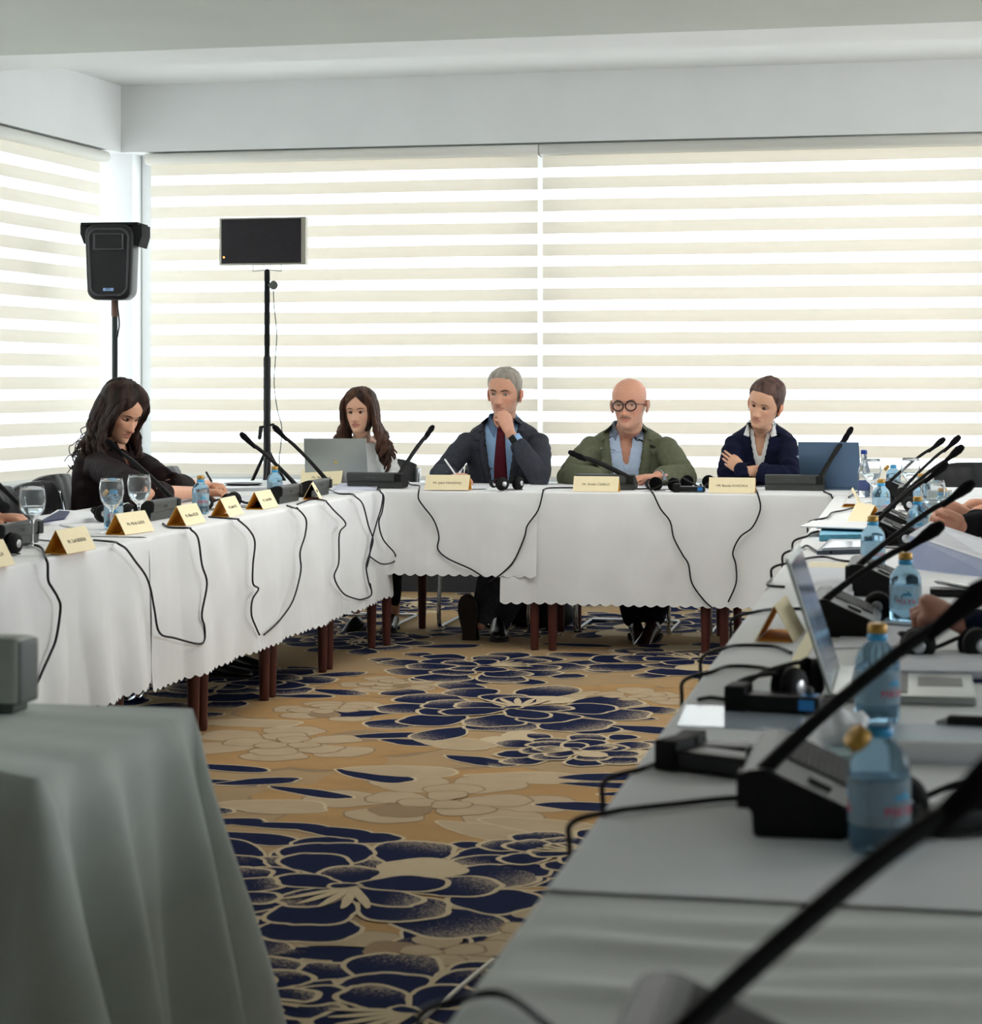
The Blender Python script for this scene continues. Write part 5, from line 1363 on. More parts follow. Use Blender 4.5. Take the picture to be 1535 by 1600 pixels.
    return dict(root=root, M=M, T=T, A=A, body=body, P=P, s=hs, skm=skm, neck=nk, knees=knees, feet=feet, hip=Vector(hip))
def garment(D, name, m, secs, arms, seed, vox=.006, test=None, amp=.003, it=4, solid=.004, cuff=True, extra=None, joints=True, sl=(1, 1)):
    bm = bmesh.new(); loft(bm, D['T'], secs, 40)
    if arms:
        for i, p in enumerate(D['A']):
            k = sl[i]; pts = list(p)
            if k < .9: pts = [p[0], p[1], p[2], p[3], p[3].lerp(p[6], k*.5), p[3].lerp(p[6], k)]
            else: pts = pts[:-1]+[p[5].lerp(p[6], .88 if k == 1 else k)]
            r = (arms+[arms[-1]]*9)[:len(pts)]; tube(bm, pts, r, 20)
    if extra: extra(bm)
    b = voxel(bm, vox, it, .5); b.normal_update()
    J = []
    if joints and arms:
        for p in D['A']: J += [(p[3], (p[6]-p[0]).normalized(), 130), (p[0]+Vector((0, 0, -.05)), Vector((0, .3, 1)).normalized(), 95)]
    folds(b, amp, seed, J)
    if test: carve(b, D['T'], test)
    for _ in range(10):
        bv_ = [v for v in b.verts if v.is_boundary]
        if bv_: bmesh.ops.smooth_vert(b, verts=bv_, factor=.5, use_axis_x=True, use_axis_y=True, use_axis_z=True)
    bmesh.ops.delete(b, geom=[v for v in b.verts if not v.link_faces], context='VERTS')
    bvh = BVHTree.FromBMesh(b); b.normal_update()
    bmesh.ops.solidify(b, geom=b.faces[:], thickness=solid)
    bad = [v for v in b.verts if (bvh.find_nearest(v.co, .02)[0] is None)]
    if bad: bmesh.ops.delete(b, geom=bad, context='VERTS')
    o = obj(name, b, m, D['root']); return o, bvh
def trousers(D, m, r=(.105, .09, .072, .070, .062, .055)):
    bm = bmesh.new(); T = D['T']
    for i in (0, 1):
        hp = T @ Vector(((-1, 1)[i]*.095, 0, -(D['neck']-D['hip']).length)); hp.z = max(hp.z, .53); k = Vector(D['knees'][i]); f = Vector(D['feet'][i][0])
        tube(bm, [hp, hp.lerp(k, .5), k, k.lerp(f, .3), k.lerp(f, .7), k.lerp(f, .93)], list(r), 20)
    ball(bm, D['hip']+Vector((0, .02, .05)), (.18, .14, .11), seg=20)
    b = voxel(bm, .009, 3); b.normal_update(); folds(b, .005, 3); obj('trousers', b, m, D['root'])
def shoes(D, m, s=1):
    for i in (0, 1):
        M = D['feet'][i][1]
        if M is not None: shoe(M, m, D['root'], s)
def footM(p, yaw, pitch=0, roll=0): return Matrix.Translation(Vector(p)) @ Matrix.Rotation(yaw, 4, 'Z') @ Matrix.Rotation(pitch, 4, 'X') @ Matrix.Rotation(roll, 4, 'Y')
MJ = [(-.62, .205, .150, .015), (-.50, .200, .145, .01), (-.35, .190, .135, .0), (-.20, .194, .134, .0), (-.14, .197, .128, .002), (-.09, .197, .119, .006), (-.058, .190, .108, .010), (-.034, .170, .100, .012), (-.012, .134, .092, .013), (.010, .098, .082, .012), (.030, .076, .073, .010), (.045, .067, .068, .008)]
def scaled(S, w=1, d=1, dw=0, dd=0): return [(z, a*w+dw, b*d+dd, c) for z, a, b, c in S]
def std_joints(nk, yaw, w, drop=.058, fwd=.0):
    x = Vector((math.cos(yaw), math.sin(yaw), 0)); f = Vector((math.sin(yaw), -math.cos(yaw), 0)); return [Vector(nk)-x*w+Vector((0, 0, -drop))+f*fwd, Vector(nk)+x*w+Vector((0, 0, -drop))+f*fwd]
A_ = aty
V3 = Vector
# ------------------------------------------------ man in grey suit, red tie, hand at chin
hyaw = R_(-8)
kn = [V3((-2.02, 10.05, .56)), V3((-1.78, 10.02, .60))]
D = person('grey haired man in dark grey suit and red tie, hand at chin, writing', A_(788, 614, 10.39), hyaw, R_(4), R_(2), 1.06, A_(786, 661, 10.50), (A_(786, 668, 10.5).x, 10.56, .50), R_(2),
    [A_(730, 692, 10.47), A_(841, 693, 10.47)], [A_(690, 742, 10.28), A_(843, 745, 10.15)], [A_(706, 744, 10.06), A_(797, 677, 10.18)],
    [(V3((.5, -.55, -.02)), V3((.25, .1, -1)), (42, 48, 30), (.6, .5, .75)), (V3((-.36, -.02, .94)), V3((-.75, .65, -.1)), ((52, 85, 55), (56, 88, 55), (62, 88, 55), (68, 88, 55)), (.8, .2, .6))],
    dict(hand=1.10, nose=1.1, brow=1.3, lips=.55, wide=1.05, jaw=1.08, neck=.057, stub=.16), (212, 158, 132), kn,
    [(A_(748, 975, 9.88), footM(A_(731, 1003, 9.80)+V3((0, .02, .028)), R_(-6), R_(-78), 0)), (A_(775, 985, 10.1), footM((A_(778, 1000, 9.98).x, 9.98, 0), R_(14)))], None, 1.0, stubble=(150, 138, 130), lipc=(184, 118, 104))
G_suit = fabric('charcoal_suit_cloth', (60, 62, 70), .1, 60)
G_shirt = fabric('light_blue_shirt', (150, 184, 222), .04, 30)
shirt, bv = garment(D, 'shirt', G_shirt, scaled(MJ[:-2], 1, 1, -.016, -.012), None, 2, .007, None, .002, 3, .002, joints=False)
def vee(zb, wt, zt=.02, p=1.0, lean=0):
    def t(q_): 
        if q_.z > .052: return True
        if q_.y < 0 and zb < q_.z: return abs(q_.x-lean) < wt*((q_.z-zb)/(zt-zb))**p
        return False
    return t
jk, bj = garment(D, 'suit_jacket', G_suit, MJ, [.060, .064, .060, .060, .056, .049, .041], 5, .006, vee(-.52, .085), .0035, sl=(1, .70))
for s in (-1, 1):
    conform(bj, D['T'], [(s*.070, .028), (s*.066, -.06), (s*.056, -.20), (s*.030, -.36), (s*.006, -.48)], [(s*.085, .020), (s*.108, -.05), (s*.112, -.14), (s*.075, -.30), (s*.030, -.46)], .005, .006, 'lapel', G_suit, D['root'])
    conform(bj, D['T'], [(s*.050, .046), (s*.070, .028), (s*.082, .0), (s*.088, -.03)], [(s*.070, .040), (s*.094, .020), (s*.112, -.006), (s*.120, -.04)], .006, .007, 'jacket_collar', G_suit, D['root'], n=4)
conform(bv, D['T'], [(-.018, -.005), (-.024, -.10), (-.034, -.25), (-.036, -.45)], [(.018, -.005), (.026, -.10), (.036, -.25), (.038, -.45)], .004, .006, 'tie', fabric('dark_red_tie', (88, 26, 38), .15, 80, .6), D['root'])
bm = bmesh.new(); c = D['T'] @ V3((0, -.088, .002)); ball(bm, c, (.019, .013, .021), seg=14); obj('tie_knot', bm, MATS['dark_red_tie'], D['root'])
collar(D['T'], G_shirt, D['root'], .066, .036, 20, .040, .050, .004)
def cuffs(D, i, m, r=.036, ln=.03, t=.78, fl=1):
    p = D['A'][i]; a = p[5].lerp(p[6], t); d = (p[6]-p[4]).normalized(); bm = bmesh.new(); tube(bm, [a-d*.02, a+d*ln*.5, a+d*ln], [r*1.03, r*1.02, r], 20, caps=False); obj('shirt_cuff', bm, m, D['root'])
cuffs(D, 1, G_shirt, .0375, .035, t=.25); cuffs(D, 0, G_shirt, .036, .02)
def watch(D, i, strap, face, label=None, r=.031, off=.022):
    p = D['A'][i]; d = (p[6]-p[4]).normalized(); c = p[6]+d*(-off+.028); bm = bmesh.new(); x, y = frame_from(d)
    f = V3((0, -1, 0)); f = (f-d*f.dot(d)).normalized(); g_ = d.cross(f)
    for k in range(28):
        pass
    ring = [c+f*math.cos(2*math.pi*k/28)*r+g_*math.sin(2*math.pi*k/28)*r for k in range(28)]
    vs = []
    for q_ in ring:
        n = (q_-c).normalized(); vs.append([bm.verts.new(q_+d*.010), bm.verts.new(q_+n*.003+d*.010), bm.verts.new(q_+n*.003-d*.010), bm.verts.new(q_-d*.010)])
    for k in range(28):
        a, b = vs[k], vs[(k+1) % 28]
        for j in range(4): bm.faces.new((a[j], a[(j+1) % 4], b[(j+1) % 4], b[j]))
    t = thing('wristwatch', label, 'watch', tuple(c)); obj('strap', bm, strap, t)
    bm = bmesh.new(); Mw = Matrix((g_, d, f)).transposed().to_4x4(); Mw.translation = c+f*(r+.002); box(bm, -.017, .017, -.019, .019, 0, .009, .003, Mw); obj('watch_face', bm, face, t)
watch(D, 1, M_blackm, M_black, 'black square watch on the wrist held at the chin', off=.068)
eye_parts(D['root'], D['M'], D['P'], D['s'], D['M'].to_3x3() @ V3((-.15, -1, -.02)), (10, 12), skm=D['skm'])
M_browg = mat('grey_brown_brows', (88, 66, 54), .9)
for s in (-1, 1): surf_strip(D['M'], D['P'], [(s*.014, .1325), (s*.026, .1365), (s*.038, .1375), (s*.047, .1335)], [.0030, .0040, .0036, .0020], .001, 'eyebrow', M_browg, D['root'])
def gl(a):
    d = abs(math.degrees(a))
    return .204-.010*(d/40) if d < 40 else (.194-(d-40)*.0019 if d < 72 else (.131-(d-72)*.0036 if d < 88 else (.075 if d < 98 else max(.03, .07-(d-98)*.001))))
hair_cap(D['M'], D['P'], gl, lambda a, z: .0035+.007*max(0, min(1, (z-.15)/.06)), 'short_hair', hair_mat('grey_hair', (132, 122, 110), (176, 170, 160)), D['root'], 3, .3, 60, .002)
trousers(D, G_suit); shoes(D, mat('black_shoe_leather', (24, 22, 22), .3, spec=.5))
def held_pen(a, b, label, m):
    a, b = V3(a), V3(b); d = (b-a).normalized(); t = thing('pen', label, 'pen', tuple(a), 'pens'); bm = bmesh.new(); tube(bm, [a, b], .0045, 10); obj('barrel', bm, m, t)
    bm = bmesh.new(); tube(bm, [a, a-d*.010], [.004, .001], 8, caps=False); obj('tip', bm, M_silver, t)
held_pen(A_(712, 742, 10.0), A_(695, 718, 9.99), 'white pen in the writing hand of the man with the red tie', M_paper)
# ------------------------------------------------ bald man in olive jacket
kn = [V3((-1.44, 10.03, .56)), V3((-1.14, 10.03, .56))]
def buzz(q_):
    e = 0
    if q_.z > .07 and (q_.y > -.015) : e = max(0, min(1, (abs(q_.x)-.045)/.02))*max(0, min(1, (.185-q_.z)/.03))*.5
    if q_.y > .04 and q_.z < .17: e = .45
    return e
D = person('bald man with round dark glasses in olive jacket and open blue shirt', A_(983, 631, 10.38), R_(-7), R_(3), R_(-1), 1.08, A_(980, 672, 10.50), (A_(980, 679, 10.5).x, 10.56, .50), R_(4),
    [A_(925, 699, 10.47), A_(1040, 700, 10.47)], [A_(890, 744, 10.30), A_(1068, 744, 10.24)], [A_(931, 744, 10.12), A_(1027, 744, 10.06)],
    [(V3((1, -.28, -.12)), V3((-.1, .0, -1)), (22, 34, 22), None), (V3((-1, -.22, -.1)), V3((0, -.1, -1)), (24, 34, 22), (.5, .7, .2))],
    dict(nose=1.1, brow=.9, lips=.35, wide=1.10, jaw=1.15, neck=.064, stub=.12, buzz=buzz), (218, 160, 134), kn,
    [(A_(990, 975, 10.12), footM(A_(995, 1003, 10.0)+V3((0, 0, .0)), R_(20), R_(20))), (A_(1018, 975, 10.12), footM(A_(1018, 1003, 9.96), R_(-18), R_(20)))], None, 1.04, stubble=(188, 172, 158), lipc=(196, 118, 104))
G_ol = fabric('olive_jacket_cloth', (102, 106, 86), .09, 60)
G_sh2 = fabric('pale_blue_shirt', (186, 204, 230), .04, 30)
S2 = scaled(MJ, 1.04, 1.05)
shirt, bv = garment(D, 'shirt', G_sh2, scaled(MJ[:-2], 1.04, 1.05, -.016, -.012), None, 12, .007, vee(-.16, .030, .0, .9), .003, 3, .002, joints=False)
jk, bj = garment(D, 'jacket', G_ol, S2, [.063, .068, .064, .064, .060, .053, .045], 15, .006, vee(-.50, .088, .02, .75), .004, sl=(1, .78))
for s in (-1, 1):
    conform(bj, D['T'], [(s*.072, .028), (s*.076, -.06), (s*.072, -.20), (s*.054, -.36), (s*.030, -.48)], [(s*.088, .020), (s*.118, -.05), (s*.128, -.15), (s*.100, -.30), (s*.055, -.47)], .005, .006, 'lapel', G_ol, D['root'])
    conform(bj, D['T'], [(s*.052, .046), (s*.072, .028), (s*.086, .0), (s*.094, -.03)], [(s*.074, .040), (s*.098, .020), (s*.120, -.006), (s*.130, -.045)], .006, .007, 'jacket_collar', G_ol, D['root'], n=4)
conform(bv, D['T'], [(-.014, -.15), (-.014, -.25), (-.014, -.40)], [(.014, -.15), (.014, -.25), (.014, -.40)], .001, .003, 'button_placket', G_sh2, D['root'])
collar(D['T'], G_sh2, D['root'], .068, .038, 34, .040, .048, .010)
cuffs(D, 1, G_sh2, .037, .018, t=.35)
watch(D, 1, M_silver, mat('watch_dial', (150, 160, 176), .2, metal=.6), 'silver bracelet watch on the wrist of the bald man', off=.045)
eye_parts(D['root'], D['M'], D['P'], D['s'], D['M'].to_3x3() @ V3((-.1, -1, -.02)), (12, 12), skm=D['skm'])
M_browd = mat('brown_brows', (112, 80, 62), .9)
for s in (-1, 1): surf_strip(D['M'], D['P'], [(s*.013, .134), (s*.026, .1395), (s*.039, .1405), (s*.047, .1365)], [.0016, .0022, .0022, .0014], .001, 'eyebrow', M_browd, D['root'])
surf_strip(D['M'], D['P'], [(-.026, .0545), (-.014, .0605), (0, .0615), (.014, .0605), (.026, .0545)], [.0025, .0045, .0050, .0045, .0025], -.0005, 'moustache', mat('grey_moustache', (142, 122, 110), .95, bump=.5, bscale=400), D['root'])
def glasses(D, m, rx=.0255, rz=.0225, zc=.113, yc=-.090):
    t = thing('eyeglasses', 'round dark framed glasses worn by the bald man', 'glasses', tuple(D['M'] @ V3((0, yc, zc))))
    for s in (-1, 1):
        bm = bmesh.new(); P_ = [D['M'] @ V3((s*.031+rx*math.cos(a), yc+.010*abs(math.cos(a)*rx+s*.031*s)/.055*.0+.004*abs(s*.031+rx*math.cos(a))/.05, zc+rz*math.sin(a))) for a in [2*math.pi*k/28 for k in range(29)]]
        tube(bm, P_, .0032*D['s'], 8, caps=False); obj('rim', bm, m, t)
        bm = bmesh.new(); bmesh.ops.create_circle(bm, cap_ends=True, segments=28, radius=1, matrix=D['M'] @ Matrix.Translation((s*.031, yc+.002, zc)) @ Matrix.Rotation(R_(90), 4, 'X') @ Matrix.Diagonal((rx*.97, rz*.97, 1, 1)))
        obj('lens', bm, mat('spectacle_lens', (235, 235, 225), .02, alpha=.10, spec=.6), t)
        bm = bmesh.new(); tube(bm, [D['M'] @ V3(p) for p in ((s*.054, yc+.004, zc+.006), (s*.064, yc+.012, zc+.007), (s*.0745, -.03, zc+.004), (s*.0765, .012, zc-.001))], .0022, 8); obj('temple', bm, m, t)
    bm = bmesh.new(); tube(bm, [D['M'] @ V3(p) for p in ((-.0085, yc-.001, zc+.006), (0, yc-.004, zc+.009), (.0085, yc-.001, zc+.006))], .0022, 8); obj('bridge', bm, m, t)
glasses(D, mat('tortoise_frame', (46, 30, 30), .25, spec=.6))
trousers(D, fabric('dark_trousers', (30, 31, 36))); shoes(D, mat('brown_shoe_leather', (48, 30, 28), .22, spec=.6))
# ------------------------------------------------ woman in navy, arms crossed
kn = [V3((-.76, 10.03, .55)), V3((-.52, 10.03, .55))]
D = person('woman in navy cardigan and white collar, arms crossed, head tilted', A_(1195, 631, 10.34), R_(-17), R_(12), R_(15), 1.0, A_(1190, 670, 10.47), (A_(1190, 676, 10.5).x, 10.54, .50), R_(-2),
    [A_(1147, 696, 10.45), A_(1231, 697, 10.45)], [A_(1136, 742, 10.26), A_(1237, 744, 10.24)], [A_(1196, 733, 10.22), A_(1162, 735, 10.11)],
    [(V3((1, -.1, -.25)), V3((0, .5, -1)), (20, 25, 20), None), (V3((-.80, .04, .50)), V3((-.1, 1, .1)), ((4, 12, 10), (12, 18, 12), (18, 24, 14), (24, 26, 14)), (.8, .35, .2))],
    dict(nose=.92, brow=.6, lips=.8, wide=1.07, jaw=1.10, neck=.050, slim=1, hand=.80), (222, 172, 142), kn,
    [(V3((-.74, 10.0, .09)), footM((-.74, 9.98, 0), R_(-5))), (V3((-.54, 10.0, .09)), footM((-.54, 9.98, 0), R_(5)))], None, .92, lipc=(206, 134, 120))
G_nv = fabric('navy_knit', (21, 24, 46), .12, 60)
G_wh = fabric('white_cotton', (234, 235, 234), .02, 30)
SW = scaled(MJ, .90, .93)
blouse, bv = garment(D, 'blouse', G_wh, scaled(MJ[:-2], .90, .93, -.014, -.010), None, 22, .007, vee(-.12, .026, .0, .9), .002, 3, .002, joints=False)
jk, bj = garment(D, 'cardigan', G_nv, SW, [.054, .056, .053, .053, .050, .044, .037], 25, .006, vee(-.20, .050, .02, .85), .003, sl=(.95, 1.25))
for s in (-1, 1): conform(bj, D['T'], [(s*.036, .050), (s*.044, .012), (s*.056, -.030)], [(s*.062, .050), (s*.074, .012), (s*.084, -.022)], .004, .005, 'collar_point', G_wh, D['root'])
conform(bj, D['T'], [(-.006, -.19), (-.008, -.30), (-.008, -.48)], [(.020, -.19), (.022, -.30), (.022, -.48)], .003, .005, 'button_band', G_nv, D['root'])
for z in (-.20, -.31, -.42):
    o = D['T'] @ V3((.007, -.5, z)); f = D['T'].to_3x3() @ V3((0, 1, 0)); h, _, _, _ = bj.ray_cast(o, f, 1)
    bm = bmesh.new(); ball(bm, h-f*.009, (.010, .005, .010), seg=14); obj('button', bm, M_black, D['root'])
collar(D['T'], G_wh, D['root'], .060, .030, 44, .048, .044, .020)
# sleeve emblem
p = D['A'][1]; c = p[0].lerp(p[3], .42)+V3((.045, -.046, 0)); n = V3((.62, -.78, 0)).normalized(); Mx = Matrix.Translation(c) @ n.to_track_quat('Z', 'Y').to_matrix().to_4x4()
bm = bmesh.new(); lathe(bm, [(0, .003), (.017, .003), (.018, 0), (0, 0)], 24, Mx); em = obj('sleeve_emblem', bm, mat('pale_emblem', (196, 206, 224), .6), D['root'])
bm = bmesh.new(); lathe(bm, [(0, .0045), (.006, .0045), (.006, .002)], 5, Mx); lathe(bm, [(.0125, .0045), (.0145, .0045), (.0145, .002)], 24, Mx); obj('emblem_mark', bm, G_nv, em)
eye_parts(D['root'], D['M'], D['P'], D['s'], D['M'].to_3x3() @ V3((-.1, -1, -.40)), (6, 15), skm=D['skm'], woman=True)
M_browb = mat('dark_brown_brows', (82, 58, 46), .9)
for s in (-1, 1): surf_strip(D['M'], D['P'], [(s*.013, .1335), (s*.026, .1375), (s*.039, .1380), (s*.048, .1330)], [.0014, .0021, .0018, .0010], .001, 'eyebrow', M_browb, D['root'])
def tl(a):
    d = abs(math.degrees(a))
    return .203-.010*(d/45) if d < 45 else (.193-(d-45)*.0023 if d < 78 else (.115-(d-78)*.002 if d < 92 else max(.04, .085-(d-92)*.0016)))
HB = hair_mat('brown_pulled_back_hair', (64, 46, 42), (112, 88, 80))
hair_cap(D['M'], D['P'], tl, lambda a, z: .004+.009*max(0, min(1, (z-.14)/.07))+.010*max(0, -math.cos(a)+.15), 'pulled_back_hair', HB, D['root'], 6, .15, 20, .0012)
bm = bmesh.new(); ball(bm, D['M'] @ V3((.0, .118, .12)), (.034, .03, .034), seg=18); obj('hair_bun', bm, HB, D['root'])
for s in (-1, 1):
    bm = bmesh.new(); tube(bm, [D['M'] @ V3((s*.079, .004, .076)), D['M'] @ V3((s*.080, .003, .064))], .0035, 8); obj('earring', bm, M_paper, D['root'])
trousers(D, fabric('navy_trousers', (26, 28, 40)), (.10, .085, .066, .062, .052, .045)); shoes(D, MATS['black_shoe_leather'], .92)
# ------------------------------------------------ woman in white with long brown hair, behind the laptop
kn = [V3((-2.86, 10.1, .55)), V3((-2.62, 10.1, .55))]
D = person('woman with long wavy brown hair in white top behind the silver laptop', A_(562, 643, 10.44), R_(-3), R_(2), R_(-1), .97, A_(566, 689, 10.58), (A_(568, 690, 10.6).x, 10.60, .50), R_(8),
    [A_(532, 709, 10.56), A_(601, 709, 10.56)], [A_(520, 748, 10.42), A_(615, 750, 10.42)], [A_(520, 756, 10.22), A_(585, 760, 10.20)],
    [(V3((.4, -.9, 0)), V3((0, 0, -1)), (15, 30, 20), None), (V3((-.4, -.9, 0)), V3((0, 0, -1)), (15, 30, 20), None)],
    dict(nose=.95, brow=.5, lips=1.1, wide=1.04, jaw=.92, neck=.048, slim=1, hand=.88), (220, 170, 142), kn,
    [(A_(556, 950, 10.22), footM(A_(556, 994, 10.12)+V3((0, -.02, .01)), R_(-24), R_(24))), (V3((-2.64, 10.2, .09)), footM((-2.64, 10.18, 0), R_(5)))], None, .88, lipc=(176, 84, 84))
wt, bv = garment(D, 'white_top', G_wh, scaled(MJ, .86, .90), [.052, .052, .048, .047, .045, .040, .034], 31, .006, lambda q_: q_.z > .0 and q_.y < .03 or q_.z > .03, .003)
eye_parts(D['root'], D['M'], D['P'], D['s'], D['M'].to_3x3() @ V3((-.3, -1, .03)), (15, 14), skm=D['skm'], woman=True, iris=(44, 28, 20))
M_browk = mat('black_brown_brows', (48, 32, 26), .9)
for s in (-1, 1): surf_strip(D['M'], D['P'], [(s*.012, .1345), (s*.026, .1380), (s*.039, .1385), (s*.049, .1335)], [.0017, .0025, .0021, .0010], .001, 'eyebrow', M_browk, D['root'])
HD = hair_mat('long_dark_brown_hair', (46, 30, 24), (92, 62, 48))
def ll(a):
    d = abs(math.degrees(a)); return .214-.0012*d if d < 48 else max(-.02, .156-(d-48)*.0058)
hair_cap(D['M'], D['P'], ll, lambda a, z: .012+.008*max(0, min(1, (z-.12)/.08)), 'hair_cap', HD, D['root'], 9, .25, 30, .002)
locks(D['M'], 54, 4, .22, (-1, 1), HD, D['root'], .0105, .020, .065)
trousers(D, fabric('dark_grey_trousers', (40, 40, 44)), (.10, .085, .064, .058, .045, .036)); shoes(D, MATS['black_shoe_leather'], .9)
# ------------------------------------------------ woman in dark brown on the left, looking down
hp = V3((-3.50, 8.50, .50)); nk = A_(176, 700, 8.52)
kn = [V3((-3.02, 8.38, .55)), V3((-3.02, 8.62, .55))]
D = person('woman with long dark hair in dark brown blouse looking down at her papers', A_(189, 644, 8.46), R_(66), R_(26), R_(2), 1.03, nk, hp, R_(66),
    [A_(152, 728, 8.36), A_(217, 726, 8.70)], [atz(226, 772, .82), atz(262, 760, .82)], [atz(316, 769, .79), atz(325, 757, .79)],
    [(V3((1, .12, -.05)), V3((0, -.35, -1)), (24, 34, 24), None), (V3((.8, -.5, -.05)), V3((0, 0, -1)), (24, 34, 24), None)],
    dict(nose=1.0, brow=.6, lips=.9, wide=1.04, jaw=1.0, neck=.052, slim=1, hand=.9), (214, 160, 130), kn,
    [(V3((-2.98, 8.34, .09)), footM((-2.96, 8.34, 0), R_(90))), (V3((-2.98, 8.62, .09)), footM((-2.96, 8.62, 0), R_(80)))], None, .95, lipc=(182, 104, 96))
G_br = fabric('dark_brown_blouse', (27, 15, 17), .12, 40, .8)
wt, bv = garment(D, 'blouse', G_br, scaled(MJ, .96, 1.0), [.062, .066, .064, .062, .056, .048, .044], 41, .006, vee(-.07, .030, .03, .8), .005, sl=(.30, .4))
collar(D['T'], G_br, D['root'], .062, .036, 38, .040, .044, .012, 'blouse_collar')
eye_parts(D['root'], D['M'], D['P'], D['s'], D['M'].to_3x3() @ V3((0, -1, -.55)), (2, 15), skm=D['skm'], woman=True)
for s in (-1, 1): surf_strip(D['M'], D['P'], [(s*.013, .1325), (s*.026, .1370), (s*.039, .1375), (s*.049, .1320)], [.0015, .0023, .0020, .0010], .001, 'eyebrow', M_browk, D['root'])
HK = hair_mat('long_black_brown_hair', (30, 21, 19), (64, 46, 40))
hair_cap(D['M'], D['P'], ll, lambda a, z: .016+.010*max(0, min(1, (z-.12)/.08)), 'hair_cap', HK, D['root'], 12, .25, 30, .002)
locks(D['M'], 44, 8, .20, (-1, 1), HK, D['root'], .010, .020, .03)
bm = bmesh.new(); rnd = random.Random(6)
for k in range(16):   # loose curls at the back
    q0 = A_(140+rnd.uniform(-6, 10), 660+rnd.uniform(0, 30), 8.5+rnd.uniform(-.06, .06)); P_ = [q0]; ph = rnd.uniform(0, 6)
    for j in range(1, 12): P_.append(q0+V3((-.008*j+.018*math.sin(j*.9+ph), .01*math.cos(j*.9+ph), -.012*j*rnd.uniform(.9, 1.2))))
    tube(bm, spline(P_, 3), .0022, 5)
obj('loose_curls', bm, HK, D['root'])
trousers(D, fabric('black_skirt', (26, 24, 26)), (.10, .085, .066, .06, .048, .04)); shoes(D, MATS['black_shoe_leather'], .9)
held_pen(A_(330, 752, 8.36), A_(322, 738, 8.36), 'black pen in the hand of the woman in brown', M_black)
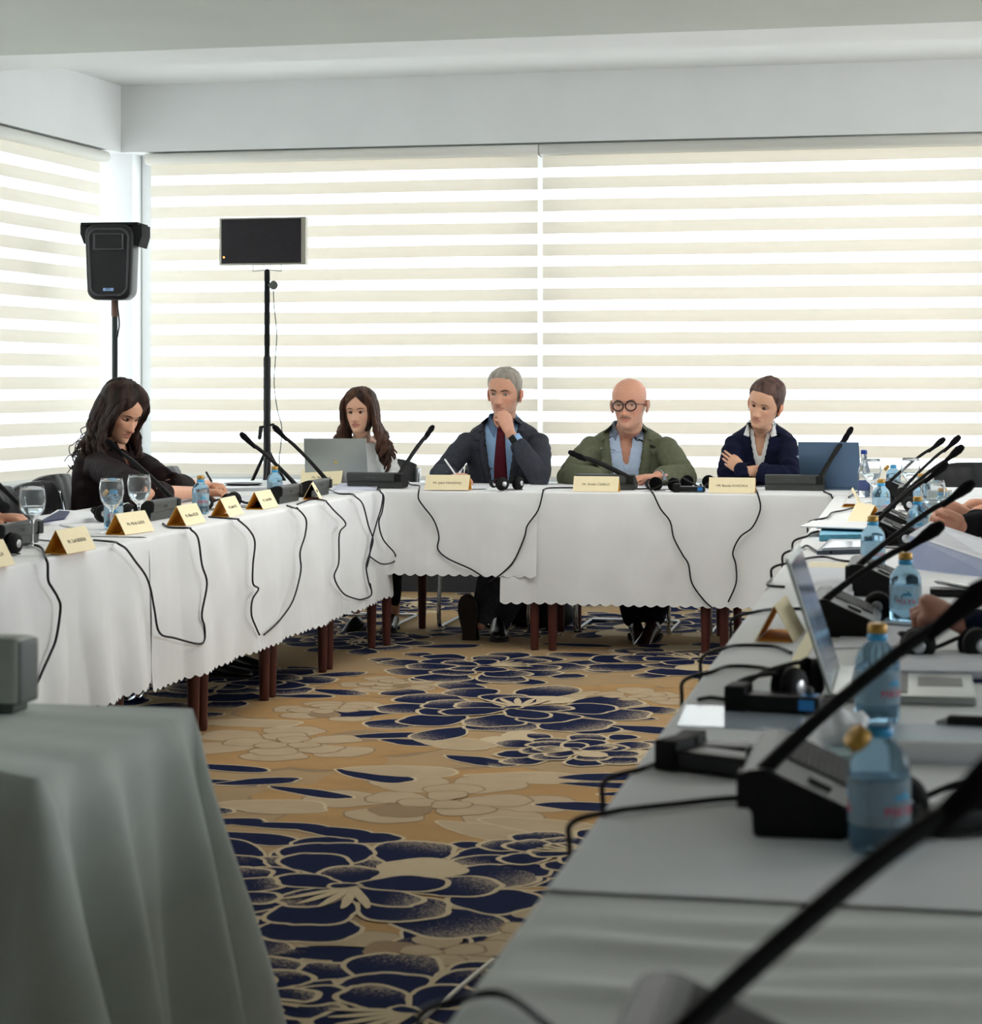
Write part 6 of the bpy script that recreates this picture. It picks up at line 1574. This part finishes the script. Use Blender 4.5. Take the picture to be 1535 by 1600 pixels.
# ------------------------------------------------ people mostly outside the frame
def side_person(label, x, y, facing, wrs, hs_, skin, cloth_m, hairm, pose='man', nkz=1.03, long=False, hnd=None, dy=(.16, -.16), els=None, sl=(1, 1), lean=.10):
    f = V3((math.sin(facing), -math.cos(facing), 0)); r = V3((math.cos(facing), math.sin(facing), 0)); b = V3((x, y, 0))
    nk = b+V3((0, 0, nkz))+f*lean; shs = [nk-r*.17+V3((0, 0, -.058)), nk+r*.17+V3((0, 0, -.058))]
    els = els or [b-r*.24+f*.26+V3((0, 0, .80)), b+r*.24+f*.26+V3((0, 0, .80))]
    kn = [b-r*.12+f*.42+V3((0, 0, .55)), b+r*.12+f*.42+V3((0, 0, .55))]
    ft = [(k_-V3((0, 0, .46))+f*.02, Matrix.Translation(V3((k_.x, k_.y, 0))+f*.02) @ Matrix.Rotation(facing, 4, 'Z')) for k_ in kn]
    D = person(label, nk+V3((0, 0, .145))+f*.03, facing, R_(5), 0, 1.02, nk, b+V3((0, 0, .5)), facing, shs, els, wrs, hnd, dict(nose=1, brow=.8, lips=.8, neck=.054), skin, kn, ft, None, 1, vox=.005)
    garment(D, 'jacket' if not long else 'top', cloth_m, scaled(MJ, .96, .98), [.058, .060, .056, .056, .052, .046, .040], 51, .008, lambda q_: q_.z > .045, .004, sl=sl)
    eye_parts(D['root'], D['M'], D['P'], D['s'], D['M'].to_3x3() @ V3((0, -1, -.1)), (15, 15), skm=D['skm'])
    for s in (-1, 1): surf_strip(D['M'], D['P'], [(s*.014, .1325), (s*.026, .1365), (s*.038, .1375), (s*.047, .1335)], [.002, .0026, .0024, .0014], .001, 'eyebrow', M_browd, D['root'])
    hair_cap(D['M'], D['P'], ll if long else gl, lambda a, z: .012, 'hair', hairm, D['root'], 3, .3, 40, .002)
    if long: locks(D['M'], 34, 3, .30, (-1, 1), hairm, D['root'], .010, .010, .03)
    trousers(D, fabric('dark_trousers', (30, 31, 36))); shoes(D, MATS['black_shoe_leather'])
    return D
W6 = [atz(1490, 822, .80), atz(1502, 812, .805)]
fl = -q
side_person('person in black jacket with hands clasped above the table, right side', .74, 6.95, fl, [W6[0]+V3((.03, .03, 0)), W6[1]+V3((.035, -.02, .0))], 1, (206, 150, 126), fabric('black_suit_cloth', (24, 24, 27)), hair_mat('dark_hair', (40, 30, 26), (70, 54, 46)),
    hnd=[(V3((-.9, -.25, .22)), V3((0, -1, -.1)), (50, 62, 40), (.8, .3, .5)), (V3((-.9, .1, .25)), V3((0, 1, -.1)), (50, 62, 40), (.8, .3, .5))])
w7 = atz(1492, 985, .80)
side_person('person in navy sleeve with a fist on the table, right edge', .74, 4.22, fl, [V3((.30, 4.5, .79)), w7+V3((.03, .0, .0))], 1, (176, 122, 104), fabric('navy_suit_cloth', (18, 26, 48)), MATS['dark_hair'],
    hnd=[(V3((-1, 0, 0)), V3((0, 0, -1)), (20, 30, 20), None), (V3((-.72, .05, .45)), V3((-.2, .3, -1)), (55, 80, 50), (.8, .3, .6))])
side_person('person at right edge with one hand resting on far table end', .80, 8.35, fl, [atz(1556, 790, .79), V3((.45, 8.1, .79))], 1, (214, 160, 134), MATS['charcoal_suit_cloth'], MATS['dark_hair'],
    hnd=[(V3((-1, -.1, .1)), V3((0, -.4, -1)), (24, 34, 22), None), (V3((-1, 0, 0)), V3((0, 0, -1)), (20, 30, 20), None)])
side_person('person with long light brown hair cut off at the left edge', -3.46, 6.50, q, [V3((-3.18, 6.40, .79)), V3((-3.18, 6.70, .79))], 1, (212, 156, 128), fabric('black_top', (24, 24, 26)), hair_mat('light_brown_hair', (150, 116, 78), (190, 156, 112)), long=True, nkz=1.0,
    hnd=[(V3((1, 0, 0)), V3((0, 0, -1)), (20, 30, 20), None), (V3((1, 0, 0)), V3((0, 0, -1)), (20, 30, 20), None)], sl=(.25, .25))
